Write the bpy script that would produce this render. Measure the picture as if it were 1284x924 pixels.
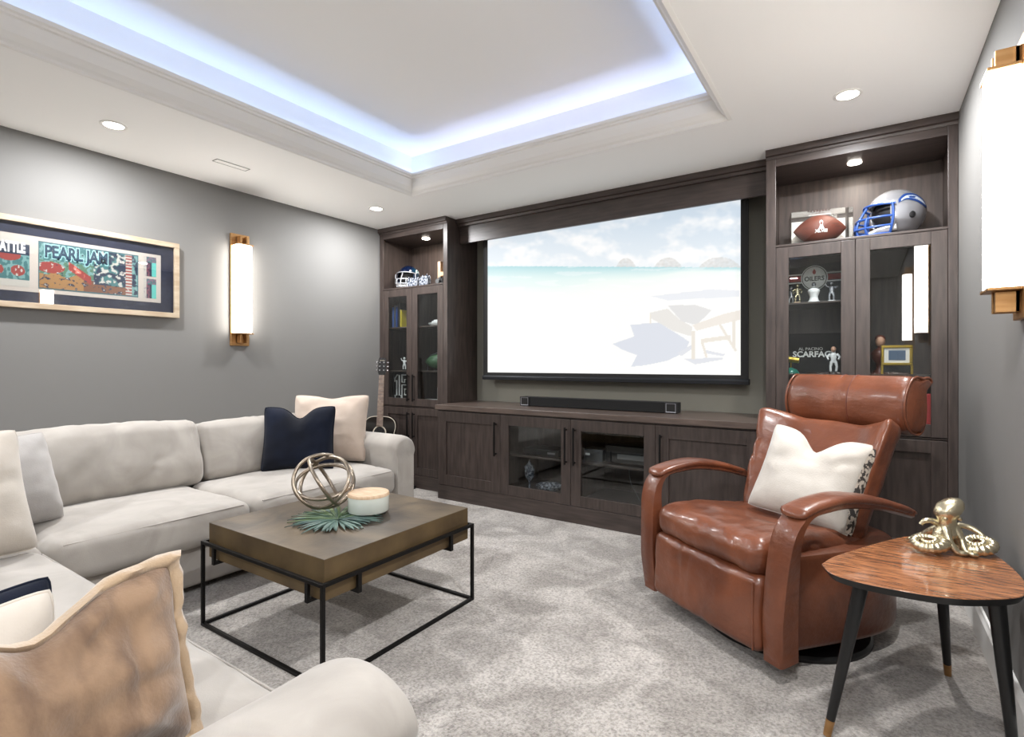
import bpy, bmesh, math, random
from mathutils import Vector, Matrix, Euler, noise
random.seed(7)
scene = bpy.context.scene
for o in list(bpy.data.objects): bpy.data.objects.remove(o)
COL = scene.collection
PI = math.pi
def R(d): return math.radians(d)

# ------------------------------------------------------------------ camera, light, exposure
CAMZ = 1.15; YAW = 33.70; FPX = 663.7
cd = bpy.data.cameras.new('camera'); cam = bpy.data.objects.new('camera', cd); COL.objects.link(cam)
cd.sensor_fit = 'HORIZONTAL'; cd.sensor_width = 36.0; cd.lens = 36.0 * FPX / 1284.0
cd.shift_y = -6.0 / 1284.0; cd.clip_start = 0.02
cam.location = (0, 0, CAMZ); cam.rotation_euler = (PI / 2, 0, R(YAW))
scene.camera = cam
vs = scene.view_settings
vs.view_transform = 'Standard'; vs.look = 'None'; vs.exposure = 0.72; vs.gamma = 1.0; vs.use_curve_mapping = False
w = bpy.data.worlds.new('world'); scene.world = w; w.use_nodes = True
w.node_tree.nodes['Background'].inputs[0].default_value = (0.8, 0.85, 1, 1)
w.node_tree.nodes['Background'].inputs[1].default_value = 0.05
DOWN_W = 20.0      # each recessed ceiling light
COVE_W = 0.62       # LED strip per metre
PUCK_W = 1.8
SCONCE_E = 15.0
SCREEN_E = 0.585

# room measures
H = 2.455; XL = -3.94; XR = 0.405; YB = 4.02; YF = -2.6
TF = 3.60          # face of the tall cabinets
CF = 3.44          # face of the low console

# ------------------------------------------------------------------ materials
def lin(c):
    return tuple((x / 255 / 12.92 if x / 255 <= 0.04045 else ((x / 255 + 0.055) / 1.055) ** 2.4) for x in c)
MATS = {}
def nodes_of(name):
    m = bpy.data.materials.new(name); m.use_nodes = True
    nt = m.node_tree; b = nt.nodes['Principled BSDF']
    MATS[name] = m
    return m, nt, b
def mat(name, col, rough=0.5, metal=0.0, col2=None, scale=8.0, stretch=(1, 1, 1), detail=4, lo=0.35, hi=0.65,
        bump=0.0, bscale=None, bstretch=None, sheen=0.0, coat=0.0, spec=None, emit=None, dist=0.0):
    m, nt, b = nodes_of(name)
    c1 = (*lin(col), 1)
    b.inputs['Base Color'].default_value = c1
    b.inputs['Roughness'].default_value = rough; b.inputs['Metallic'].default_value = metal
    if sheen: b.inputs['Sheen Weight'].default_value = sheen
    if coat: b.inputs['Coat Weight'].default_value = coat; b.inputs['Coat Roughness'].default_value = 0.15
    if spec is not None: b.inputs['Specular IOR Level'].default_value = spec
    if emit:
        b.inputs['Emission Color'].default_value = (*lin(emit[0]), 1); b.inputs['Emission Strength'].default_value = emit[1]
    tc = None
    def coords(st):
        nonlocal tc
        if tc is None: tc = nt.nodes.new('ShaderNodeTexCoord')
        mp = nt.nodes.new('ShaderNodeMapping'); mp.inputs['Scale'].default_value = st
        nt.links.new(tc.outputs['Object'], mp.inputs['Vector']); return mp.outputs[0]
    if col2:
        n = nt.nodes.new('ShaderNodeTexNoise'); n.inputs['Scale'].default_value = scale; n.inputs['Detail'].default_value = detail
        n.inputs['Distortion'].default_value = dist
        nt.links.new(coords(stretch), n.inputs['Vector'])
        r = nt.nodes.new('ShaderNodeValToRGB')
        r.color_ramp.elements[0].position = lo; r.color_ramp.elements[1].position = hi
        r.color_ramp.elements[0].color = c1; r.color_ramp.elements[1].color = (*lin(col2), 1)
        nt.links.new(n.outputs[0], r.inputs[0]); nt.links.new(r.outputs[0], b.inputs['Base Color'])
    if bump:
        n2 = nt.nodes.new('ShaderNodeTexNoise'); n2.inputs['Scale'].default_value = bscale or scale * 6; n2.inputs['Detail'].default_value = 3
        nt.links.new(coords(bstretch or (1, 1, 1)), n2.inputs['Vector'])
        bp = nt.nodes.new('ShaderNodeBump'); bp.inputs['Strength'].default_value = bump; bp.inputs['Distance'].default_value = 0.01
        nt.links.new(n2.outputs[0], bp.inputs['Height']); nt.links.new(bp.outputs[0], b.inputs['Normal'])
    return m
mat('wall_paint', (116, 115, 113), 0.75, bump=0.03, bscale=220)
mat('wall_paint_back', (132, 130, 120), 0.75, bump=0.03, bscale=220)
mat('ceiling_paint', (248, 248, 247), 0.8)
mat('trim_paint', (238, 237, 234), 0.45)
mat('dark_slot', (60, 60, 60), 0.8)
mat('grey_slot', (150, 150, 148), 0.8)
mat('wood_v', (52, 44, 41), 0.38, col2=(71, 61, 57), scale=9, stretch=(5, 5, 0.5), detail=6, bump=0.05, bscale=60, bstretch=(4, 4, 0.3))
mat('wood_h', (54, 46, 43), 0.36, col2=(73, 63, 59), scale=9, stretch=(0.5, 5, 5), detail=6, bump=0.05, bscale=60, bstretch=(0.3, 4, 4))
mat('wood_top', (74, 63, 58), 0.3, col2=(96, 83, 76), scale=9, stretch=(0.5, 6, 5), detail=6)
mat('wood_inside', (58, 48, 44), 0.5, col2=(76, 64, 58), scale=8, stretch=(5, 5, 0.5))
mat('black_metal', (20, 19, 19), 0.45, 0.6)
mat('black_satin', (14, 14, 15), 0.4)
mat('black_cloth', (13, 13, 14), 0.9, bump=0.2, bscale=500)
mat('sofa_fabric', (170, 164, 157), 0.9, col2=(154, 148, 141), scale=5, dist=1.0, sheen=0.3, bump=0.06, bscale=260)
mat('cushion_cream', (202, 194, 183), 0.9, col2=(188, 179, 168), scale=6, sheen=0.3, bump=0.1, bscale=200)
mat('cushion_blush', (198, 182, 168), 0.85, col2=(180, 162, 148), scale=5, sheen=0.5, bump=0.08, bscale=160)
mat('cushion_grey', (172, 168, 165), 0.9, col2=(154, 150, 147), scale=6, sheen=0.3, bump=0.1, bscale=200)
mat('cushion_tan', (140, 112, 86), 0.8, col2=(88, 63, 44), scale=12, stretch=(1.6, 1, 0.7), dist=0.4, detail=6, lo=0.38, hi=0.72, sheen=0.6, bump=0.14, bscale=150)
mat('tan_edge', (168, 144, 116), 0.85, sheen=0.5, bump=0.15, bscale=200)
mat('velvet_navy', (10, 14, 25), 0.9, col2=(18, 25, 42), scale=4, sheen=0.05, spec=0.2, bump=0.08, bscale=200)
mat('cushion_white', (200, 195, 187), 0.9, col2=(186, 180, 172), scale=7, sheen=0.2, bump=0.12, bscale=180)
mat('gusset', (214, 205, 192), 0.9, col2=(70, 66, 64), scale=42, detail=3, lo=0.48, hi=0.53)
mat('leather', (120, 68, 44), 0.34, col2=(86, 46, 30), scale=4.5, detail=8, dist=0.9, lo=0.3, hi=0.75, coat=0.2, bump=0.35, bscale=22, bstretch=(1, 1, 1.6))
mat('leather_dark', (92, 42, 27), 0.45, bump=0.1, bscale=90)
mat('chrome', (215, 215, 218), 0.12, 1.0)
mat('bronze_top', (68, 61, 55), 0.36, 0.25, col2=(118, 104, 85), scale=2.6, detail=10, dist=1.6, lo=0.32, hi=0.66, bump=0.06, bscale=40)
mat('bronze_side', (78, 63, 43), 0.45, 0.3, col2=(104, 86, 58), scale=5, detail=6, bump=0.05, bscale=40)
mat('knot_metal', (150, 138, 124), 0.28, 0.9)
mat('ceramic', (214, 220, 212), 0.25, coat=0.3)
mat('pale_wood', (214, 188, 158), 0.6, col2=(192, 160, 128), scale=14, stretch=(1, 6, 1))
mat('leaf', (60, 86, 62), 0.5, col2=(120, 140, 92), scale=7, detail=3)
mat('leaf_blue', (46, 68, 66), 0.5, col2=(92, 118, 108), scale=7, detail=3)
mat('brass', (178, 138, 92), 0.38, 0.75, col2=(160, 120, 76), scale=6, stretch=(1, 1, 8))
mat('gold', (208, 198, 170), 0.26, 0.95, bump=0.25, bscale=70)
mat('gold_plain', (200, 170, 80), 0.3, 0.9)
mat('side_black', (17, 17, 18), 0.35)
mat('frame_wood', (184, 168, 146), 0.6, col2=(164, 144, 120), scale=7, stretch=(1, 1, 5), detail=6)
mat('mount_navy', (24, 29, 48), 0.8, col2=(33, 39, 60), scale=60, detail=2)
mat('card', (188, 180, 171), 0.8)
mat('paper_white', (236, 232, 226), 0.7)
mat('letter_navy', (28, 58, 80), 0.7)
mat('letter_aqua', (150, 200, 200), 0.7)
mat('letter_white', (232, 232, 230), 0.6)
mat('letter_red', (170, 60, 54), 0.6)
mat('silver', (186, 188, 194), 0.25, 0.6, coat=0.4)
mat('blue_mask', (40, 78, 150), 0.35, coat=0.3)
mat('blue_logo', (36, 66, 128), 0.4)
mat('pale_logo', (196, 206, 218), 0.35)
mat('navy_shell', (12, 24, 52), 0.15, 0.3, coat=0.8, col2=(16, 84, 110), scale=6, lo=0.45, hi=0.7)
mat('black_pad', (16, 16, 18), 0.7)
mat('white_plastic', (230, 230, 230), 0.4)
mat('football', (118, 60, 44), 0.5, col2=(98, 48, 36), scale=5, bump=0.25, bscale=260)
mat('green_ball', (54, 88, 58), 0.5)
mat('teal', (34, 120, 104), 0.3, coat=0.4)
mat('red_item', (176, 44, 44), 0.5)
mat('yellow_item', (176, 158, 48), 0.5)
mat('blue_item', (66, 92, 150), 0.5)
mat('steel_grey', (120, 122, 124), 0.35, 0.8)
mat('skin_paint', (196, 150, 124), 0.5)
mat('guitar_black', (12, 11, 12), 0.12, coat=0.8)
mat('fret_wood', (150, 132, 118), 0.5, col2=(118, 100, 90), scale=40)
mat('binding', (190, 180, 164), 0.4)
mat('crystal', (190, 196, 206), 0.08, 0.35, col2=(70, 78, 92), scale=45, detail=3, lo=0.42, hi=0.58)
mat('screen_border', (10, 10, 11), 0.7)
mat('screen_bar', (40, 42, 46), 0.4, 0.4)
mat('plate_silver', (150, 150, 156), 0.3, 0.8)
mat('photo_blue', (86, 104, 128), 0.5)
mat('lamp_white', (255, 244, 228), 0.5, emit=((255, 249, 241), SCONCE_E))
mat('lens_white', (255, 255, 255), 0.5, emit=((255, 246, 234), 14.0))

def carpet():
    m, nt, b = nodes_of('carpet')
    b.inputs['Roughness'].default_value = 1.0; b.inputs['Specular IOR Level'].default_value = 0.1
    b.inputs['Sheen Weight'].default_value = 0.3
    tc = nt.nodes.new('ShaderNodeTexCoord')
    def nz(s, d, dist=0):
        n = nt.nodes.new('ShaderNodeTexNoise'); n.inputs['Scale'].default_value = s; n.inputs['Detail'].default_value = d; n.inputs['Distortion'].default_value = dist
        nt.links.new(tc.outputs['Object'], n.inputs['Vector']); return n.outputs[0]
    def ramp(f, a, c, p, q):
        r = nt.nodes.new('ShaderNodeValToRGB'); r.color_ramp.elements[0].position = p; r.color_ramp.elements[1].position = q
        r.color_ramp.elements[0].color = (*lin(a), 1); r.color_ramp.elements[1].color = (*lin(c), 1); nt.links.new(f, r.inputs[0]); return r.outputs[0]
    big = ramp(nz(3.2, 5, 1.2), (154, 148, 142), (196, 190, 184), 0.38, 0.64)
    fine = ramp(nz(105, 3), (150, 147, 143), (255, 255, 255), 0.3, 0.62)
    mx = nt.nodes.new('ShaderNodeMix'); mx.data_type = 'RGBA'; mx.blend_type = 'MULTIPLY'; mx.inputs[0].default_value = 0.75
    nt.links.new(big, mx.inputs[6]); nt.links.new(fine, mx.inputs[7]); nt.links.new(mx.outputs[2], b.inputs['Base Color'])
    ad = nt.nodes.new('ShaderNodeMath'); ad.operation = 'ADD'
    ml = nt.nodes.new('ShaderNodeMath'); ml.operation = 'MULTIPLY'; ml.inputs[1].default_value = 0.6
    nt.links.new(nz(14, 3, 0.8), ml.inputs[0]); nt.links.new(ml.outputs[0], ad.inputs[0]); nt.links.new(nz(170, 2), ad.inputs[1])
    bp = nt.nodes.new('ShaderNodeBump'); bp.inputs['Strength'].default_value = 0.7; bp.inputs['Distance'].default_value = 0.012
    nt.links.new(ad.outputs[0], bp.inputs['Height']); nt.links.new(bp.outputs[0], b.inputs['Normal'])
carpet()
def walnut():
    m, nt, b = nodes_of('walnut')
    b.inputs['Roughness'].default_value = 0.25; b.inputs['Coat Weight'].default_value = 0.35
    tc = nt.nodes.new('ShaderNodeTexCoord'); mp = nt.nodes.new('ShaderNodeMapping'); mp.inputs['Rotation'].default_value = (0, 0, R(-28)); mp.inputs['Scale'].default_value = (1.2, 9, 1)
    nt.links.new(tc.outputs['Object'], mp.inputs[0])
    n = nt.nodes.new('ShaderNodeTexNoise'); n.inputs['Scale'].default_value = 9; n.inputs['Detail'].default_value = 8; n.inputs['Distortion'].default_value = 1.0
    nt.links.new(mp.outputs[0], n.inputs['Vector'])
    r = nt.nodes.new('ShaderNodeValToRGB'); e = r.color_ramp.elements
    e[0].position = 0.32; e[0].color = (*lin((92, 55, 36)), 1); e[1].position = 0.68; e[1].color = (*lin((172, 116, 78)), 1)
    nt.links.new(n.outputs[0], r.inputs[0]); nt.links.new(r.outputs[0], b.inputs['Base Color'])
walnut()
def glass(name, tint, base=0.05, rough=0.0):
    m = bpy.data.materials.new(name); m.use_nodes = True; nt = m.node_tree; nt.nodes.clear(); MATS[name] = m
    out = nt.nodes.new('ShaderNodeOutputMaterial'); mix = nt.nodes.new('ShaderNodeMixShader')
    t = nt.nodes.new('ShaderNodeBsdfTransparent'); t.inputs[0].default_value = (*tint, 1)
    g = nt.nodes.new('ShaderNodeBsdfGlossy'); g.inputs['Roughness'].default_value = rough
    lw = nt.nodes.new('ShaderNodeLayerWeight'); lw.inputs[0].default_value = 0.5
    p = nt.nodes.new('ShaderNodeMath'); p.operation = 'POWER'; p.inputs[1].default_value = 4.0
    ma = nt.nodes.new('ShaderNodeMath'); ma.operation = 'MULTIPLY_ADD'; ma.inputs[1].default_value = 1 - base; ma.inputs[2].default_value = base
    nt.links.new(lw.outputs['Facing'], p.inputs[0]); nt.links.new(p.outputs[0], ma.inputs[0]); nt.links.new(ma.outputs[0], mix.inputs[0])
    nt.links.new(t.outputs[0], mix.inputs[1]); nt.links.new(g.outputs[0], mix.inputs[2]); nt.links.new(mix.outputs[0], out.inputs[0])
glass('door_glass', (0.90, 0.92, 0.92), 0.05)
glass('clear_acrylic', (0.97, 0.98, 0.98), 0.04)
glass('picture_glass', (0.98, 0.98, 0.98), 0.05)
def attr_mat(name, emit=0.0, rough=0.7):
    m, nt, b = nodes_of(name)
    a = nt.nodes.new('ShaderNodeAttribute'); a.attribute_name = 'paint'
    b.inputs['Roughness'].default_value = rough
    if emit:
        b.inputs['Base Color'].default_value = (0.05, 0.05, 0.05, 1)
        nt.links.new(a.outputs['Color'], b.inputs['Emission Color']); b.inputs['Emission Strength'].default_value = emit
    else: nt.links.new(a.outputs['Color'], b.inputs['Base Color'])
attr_mat('print_paint'); attr_mat('screen_picture', SCREEN_E)

# ------------------------------------------------------------------ builders
def wloc(o):
    v = Vector((0, 0, 0))
    while o is not None: v = v + o.location; o = o.parent
    return v
def tag(o, label=None, cat=None, group=None, kind=None):
    if label: o['label'] = label
    if cat: o['category'] = cat
    if group: o['group'] = group
    if kind: o['kind'] = kind
    return o
def thing(name, label, cat, loc=(0, 0, 0), rot=(0, 0, 0), group=None):
    o = bpy.data.objects.new(name, None); o.empty_display_size = 0.1; COL.objects.link(o)
    o.location = loc; o.rotation_euler = rot
    return tag(o, label, cat, group)
class MB:
    def __init__(s): s.v = []; s.f = []
    def add(s, vs, fs):
        k = len(s.v); s.v += [tuple(p) for p in vs]; s.f += [tuple(i + k for i in f) for f in fs]; return s
    def box(s, x0, x1, y0, y1, z0, z1):
        return s.add([(x0, y0, z0), (x1, y0, z0), (x1, y1, z0), (x0, y1, z0), (x0, y0, z1), (x1, y0, z1), (x1, y1, z1), (x0, y1, z1)],
                     [(0, 3, 2, 1), (4, 5, 6, 7), (0, 1, 5, 4), (1, 2, 6, 5), (2, 3, 7, 6), (3, 0, 4, 7)])
    def tube(s, pts, r, n=8, closed=False, caps=True, flat=1.0):
        pts = [Vector(p) for p in pts]; m = len(pts); rr = r if isinstance(r, (list, tuple)) else [r] * m
        tang = []
        for i in range(m):
            a = pts[(i - 1) % m] if (closed or i > 0) else pts[i]; b = pts[(i + 1) % m] if (closed or i < m - 1) else pts[i]
            t = (b - a); tang.append(t.normalized() if t.length > 1e-9 else Vector((0, 0, 1)))
        ref = Vector((0, 0, 1)) if abs(tang[0].z) < 0.9 else Vector((1, 0, 0))
        nrm = (ref - tang[0] * ref.dot(tang[0])).normalized(); vs = []
        for i in range(m):
            nrm = (nrm - tang[i] * nrm.dot(tang[i])).normalized(); bi = tang[i].cross(nrm)
            for j in range(n):
                a = 2 * PI * j / n; vs.append(pts[i] + nrm * (math.cos(a) * rr[i]) + bi * (math.sin(a) * rr[i] * flat))
        fs = []
        for i in range(m if closed else m - 1):
            for j in range(n):
                a = i * n + j; b = i * n + (j + 1) % n; c = ((i + 1) % m) * n + (j + 1) % n; d = ((i + 1) % m) * n + j
                fs.append((a, b, c, d))
        if caps and not closed: fs.append(tuple(range(n))[::-1]); fs.append(tuple((m - 1) * n + j for j in range(n)))
        return s.add(vs, fs)
    def lathe(s, prof, n=24, c=(0, 0, 0), axis='z'):
        vs = []; m = len(prof)
        for (r, h) in prof:
            for j in range(n):
                a = 2 * PI * j / n; x, y = r * math.cos(a), r * math.sin(a)
                p = (x, y, h) if axis == 'z' else ((x, h, y) if axis == 'y' else (h, x, y))
                vs.append((p[0] + c[0], p[1] + c[1], p[2] + c[2]))
        fs = [(i * n + j, i * n + (j + 1) % n, (i + 1) * n + (j + 1) % n, (i + 1) * n + j) for i in range(m - 1) for j in range(n)]
        if prof[0][0] > 1e-6: fs.append(tuple(range(n))[::-1])
        if prof[-1][0] > 1e-6: fs.append(tuple((m - 1) * n + j for j in range(n)))
        return s.add(vs, fs)
    def prism(s, poly, d0, d1, fn):
        n = len(poly)
        vs = [fn(a, b, d0) for a, b in poly] + [fn(a, b, d1) for a, b in poly]
        fs = [tuple(range(n)), tuple(range(2 * n - 1, n - 1, -1))] + [(i, i + n, (i + 1) % n + n, (i + 1) % n) for i in range(n)]
        return s.add(vs, fs)
    def grid(s, fn, nu, nv, wu=False, wv=False):
        vs = [fn(i / (nu if wu else nu - 1), j / (nv if wv else nv - 1)) for i in range(nu) for j in range(nv)]
        fs = []
        for i in range(nu if wu else nu - 1):
            for j in range(nv if wv else nv - 1):
                fs.append((i * nv + j, ((i + 1) % nu) * nv + j, ((i + 1) % nu) * nv + (j + 1) % nv, i * nv + (j + 1) % nv))
        return s.add(vs, fs)
    def ball(s, c, r, n=12, m=8):
        rx, ry, rz = r if isinstance(r, (tuple, list)) else (r, r, r)
        prof = [(math.sin(PI * i / m), -math.cos(PI * i / m)) for i in range(m + 1)]
        k = len(s.v); s.lathe([(max(a, 1e-4), b) for a, b in prof], n)
        s.v[k:] = [(x * rx + c[0], y * ry + c[1], z * rz + c[2]) for x, y, z in s.v[k:]]
        return s
    def xf(s, M):
        s.v = [tuple(M @ Vector(p)) for p in s.v]; return s
    def build(s, name, m, parent=None, local=False, smooth=None, bevel=0, seg=2, weld=False, sub=0, loc=None):
        me = bpy.data.meshes.new(name)
        if parent is not None:
            off = Vector((0, 0, 0)) if local else wloc(parent); at = Vector((0, 0, 0))
        else:
            if loc is not None: off = Vector((0, 0, 0)) if local else Vector(loc); at = Vector(loc)
            else:
                xs = [p[0] for p in s.v]; ys = [p[1] for p in s.v]; zs = [p[2] for p in s.v]
                off = at = Vector(((min(xs) + max(xs)) / 2, (min(ys) + max(ys)) / 2, min(zs)))
        me.from_pydata([(p[0] - off.x, p[1] - off.y, p[2] - off.z) for p in s.v], [], s.f)
        bm = bmesh.new(); bm.from_mesh(me)
        if weld: bmesh.ops.remove_doubles(bm, verts=bm.verts, dist=1e-5)
        bmesh.ops.recalc_face_normals(bm, faces=bm.faces); bm.to_mesh(me); bm.free()
        if smooth is not None:
            me.polygons.foreach_set('use_smooth', [True] * len(me.polygons))
            me.set_sharp_from_angle(angle=R(smooth))
        me.materials.append(MATS[m])
        o = bpy.data.objects.new(name, me); COL.objects.link(o); o.location = at
        if parent is not None: o.parent = parent
        if bevel:
            b = o.modifiers.new('bevel', 'BEVEL'); b.width = bevel; b.segments = seg; b.limit_method = 'ANGLE'; b.angle_limit = R(40); b.harden_normals = False
        if sub:
            b = o.modifiers.new('sub', 'SUBSURF'); b.levels = sub; b.render_levels = sub
        return o
def Box(name, m, x0, x1, y0, y1, z0, z1, parent=None, bevel=0.002, **k):
    return MB().box(x0, x1, y0, y1, z0, z1).build(name, m, parent, bevel=bevel, **k)
def struct(o): o['kind'] = 'structure'; return o

def text_mb(s, size, extrude=0.001, offset=0.0, align='CENTER', xscale=1.0):
    cu = bpy.data.curves.new('t', 'FONT'); cu.body = s; cu.size = size; cu.extrude = extrude; cu.offset = offset
    cu.align_x = align; cu.align_y = 'CENTER'; cu.resolution_u = 3
    o = bpy.data.objects.new('t', cu); COL.objects.link(o)
    me = bpy.data.meshes.new_from_object(o.evaluated_get(bpy.context.evaluated_depsgraph_get()))
    mb = MB(); mb.add([(v.co.x * xscale, v.co.y, v.co.z) for v in me.vertices], [tuple(p.vertices) for p in me.polygons])
    bpy.data.objects.remove(o); bpy.data.curves.remove(cu); bpy.data.meshes.remove(me)
    return mb
# frames for lettering: text x, y, normal
def face_front(x, y, z): return Matrix(((1, 0, 0, x), (0, 0, -1, y), (0, 1, 0, z), (0, 0, 0, 1)))        # reads from -y
def face_right(x, y, z): return Matrix(((0, 0, 1, x), (1, 0, 0, y), (0, 1, 0, z), (0, 0, 0, 1)))         # on the left wall, reads from +x

def nz3(p, s, seed=0): return noise.noise(Vector((p[0] * s + seed * 13.1, p[1] * s + seed * 7.7, p[2] * s + seed * 3.3)))
def cushion_mb(sx, sy, sz, r, puff=(0, 0, 0.02), n=18, wr=0.004, ws=6, seed=0, dent=None, crease=None):
    """rounded, filled cushion centred on the origin"""
    h = (sx / 2, sy / 2, sz / 2); r = min(r, min(h) * 0.999)
    def par(i, k, L):
        # denser near the edges
        t = -1 + 2 * i / k; a = abs(t); e = min(r / L, 0.9)
        k2 = 0.45
        q = (a / (1 - k2)) * (1 - e) if a < 1 - k2 else (1 - e) + (a - (1 - k2)) / k2 * e
        return math.copysign(q, t) * L
    mb = MB()
    for ax in range(3):
        u, v = [(1, 2), (2, 0), (0, 1)][ax]
        for sg in (-1, 1):
            def fn(a, b):
                q = [0, 0, 0]; q[ax] = sg * h[ax]; q[u] = par(round(a * n), n, h[u]); q[v] = par(round(b * n), n, h[v])
                c = [max(-(h[i] - r), min(h[i] - r, q[i])) for i in range(3)]
                d = Vector([q[i] - c[i] for i in range(3)])
                p = Vector(c) + (d.normalized() * r if d.length > 1e-9 else d)
                w = [1 - (p[i] / h[i]) ** 2 for i in range(3)]
                w = [max(0.0, x) for x in w]
                p2 = Vector(p)
                for i in range(3):
                    o1, o2 = [j for j in range(3) if j != i]
                    p2[i] += puff[i] * (w[o1] * w[o2]) ** 0.7 * (p[i] / h[i])
                dd = wr * nz3(p, ws, seed) + wr * 0.5 * nz3(p, ws * 2.3, seed + 5)
                if crease:
                    cq = nz3((p[0] * crease[1], p[1] * crease[2], p[2] * crease[3]), 1.0, seed + 11)
                    dd -= crease[0] * max(0.0, 1 - 9 * abs(cq)) * max(0.0, 0.35 + nz3(p, 3.0, seed + 17))
                p2 += Vector([p[i] / h[i] for i in range(3)]).normalized() * dd
                if dent: p2 = dent(p2)
                return tuple(p2)
            mb.grid(fn, n + 1, n + 1)
    return mb
def ring_pts(sx, sy, z, r, k=6):
    pts = []
    for cx, cy, a0 in ((sx / 2 - r, sy / 2 - r, 0), (-sx / 2 + r, sy / 2 - r, 90), (-sx / 2 + r, -sy / 2 + r, 180), (sx / 2 - r, -sy / 2 + r, 270)):
        for i in range(k + 1):
            a = R(a0 + 90 * i / k); pts.append((cx + r * math.cos(a), cy + r * math.sin(a), z))
    return pts

def pillow(name, label, m, W, Hh, T, loc, yaw, lean, seed=0, chop=0.0, rim=0.0, rim_mat=None, wr=0.008, group=None, flange=0.0, gusset=None, n=30, roll=0):
    """square throw pillow; local x width, z height, front -y; base at z = 0"""
    t = thing(name, label, 'pillow', loc, (R(-lean), R(roll), R(yaw)), group)
    def outline(u, v):
        c = 0.07
        x = W / 2 * u * (1 - c * (1 - v * v)); z = Hh / 2 * v * (1 - c * (1 - u * u))
        k2 = 0.045 * (abs(u) * abs(v)) ** 7; x *= 1 - k2; z *= 1 - k2
        if chop: z -= chop * math.exp(-(u / 0.30) ** 2) * max(0, (v + 0.3) / 1.3) ** 2
        return x, z + Hh / 2
    def sp(a): t_ = 2 * a - 1; return math.copysign(1 - (1 - abs(t_)) ** 1.5, t_) if True else t_
    def pt(a, b, sg):
        u, v = sp(a), sp(b); x, z = outline(u, v)
        th = T / 2 * (max(0, (1 - abs(u) ** 2.6)) * max(0, (1 - abs(v) ** 2.6))) ** 0.52
        if chop: th *= 1 - 0.35 * math.exp(-(u / 0.18) ** 2) * max(0, v) ** 1.5
        e = max(abs(u), abs(v))
        ang = math.atan2(v, u)
        wrk = wr * (nz3((x * 1.0, z * 2.2, sg), 7, seed) + 0.7 * nz3((math.cos(ang) * 3, math.sin(ang) * 3, e * 0.6), 2.5, seed + 3) * e) * (1 - e ** 6)
        wrk -= wr * 0.9 * max(0.0, 1 - 8 * abs(nz3((x * 9, z * 4, sg * 3), 1.0, seed + 21))) * max(0.0, 0.3 + nz3((x, z, sg), 5, seed + 8)) * (1 - e ** 6)
        sag = 0.12 * T * (1 - (v + 1) / 2) * (1 - e ** 4)
        return (x, sg * (th + wrk + sag), z)
    mb = MB(); mb.grid(lambda a, b: pt(a, b, -1), n, n); mb.grid(lambda a, b: pt(a, b, 1), n, n)
    mb.build('cover', m, t, local=True, smooth=80, weld=True)
    per = []
    k = 22
    for i in range(k): per.append((-1 + 2 * i / k, -1))
    for i in range(k): per.append((1, -1 + 2 * i / k))
    for i in range(k): per.append((1 - 2 * i / k, 1))
    for i in range(k): per.append((-1, 1 - 2 * i / k))
    op = [outline(u, v) for u, v in per]
    if rim:
        MB().tube([(x, 0.25 * rim * nz3((x, z, 0), 14, seed), z) for x, z in op], rim, 7, closed=True).build('piping', rim_mat or m, t, local=True, smooth=80)
    if flange:
        q = []
        cz = Hh / 2
        vs = []; fs = []; N = len(op)
        for i, (x, z) in enumerate(op):
            s = 1 + flange / (0.5 * W)
            ox, oz = x * s, cz + (z - cz) * s
            wv = 0.010 * math.sin(i * 1.7 + seed) * nz3((x, z, 1), 9, seed) * 2
            for (px, pz, dy) in ((x * 0.97, cz + (z - cz) * 0.97, -0.012), ((x + ox) / 2, (z + oz) / 2, -0.016 + wv), (ox, oz, wv), ((x + ox) / 2, (z + oz) / 2, 0.016 + wv), (x * 0.97, cz + (z - cz) * 0.97, 0.012)):
                vs.append((px, dy, pz))
        for i in range(N):
            for j in range(5):
                fs.append((i * 5 + j, i * 5 + (j + 1) % 5, ((i + 1) % N) * 5 + (j + 1) % 5, ((i + 1) % N) * 5 + j))
        MB().add(vs, fs).build('flange', rim_mat or m, t, local=True, smooth=80)
    if gusset:
        # patterned side band along the +x side
        vs = []; fs = []
        K = 24
        for i in range(K + 1):
            v = -0.9 + 1.8 * i / K; x, z = outline(1, v); wd = 0.055 * (1 - abs(v) ** 5) + 0.004
            for j in range(5):
                a = -1 + 2 * j / 4; vs.append((x + 0.016 * (1 - a * a), a * wd, z))
        for i in range(K):
            for j in range(4): fs.append((i * 5 + j, i * 5 + j + 1, (i + 1) * 5 + j + 1, (i + 1) * 5 + j))
        MB().add(vs, fs).build('gusset', gusset, t, local=True, smooth=80)
    return t

# ------------------------------------------------------------------ room shell
struct(Box('floor', 'carpet', XL - 0.1, XR + 0.1, YF - 0.1, YB + 0.1, -0.1, 0, bevel=0))
struct(Box('wall_left', 'wall_paint', XL - 0.1, XL, YF - 0.1, YB + 0.1, 0, H, bevel=0))
struct(Box('wall_right', 'wall_paint', XR, XR + 0.1, YF - 0.1, YB + 0.1, 0, H, bevel=0))
struct(Box('wall_back', 'wall_paint_back', XL, XR, YB, YB + 0.1, 0, H, bevel=0))
struct(Box('wall_front', 'wall_paint', XL, XR, YF - 0.1, YF, 0, H, bevel=0))
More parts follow.
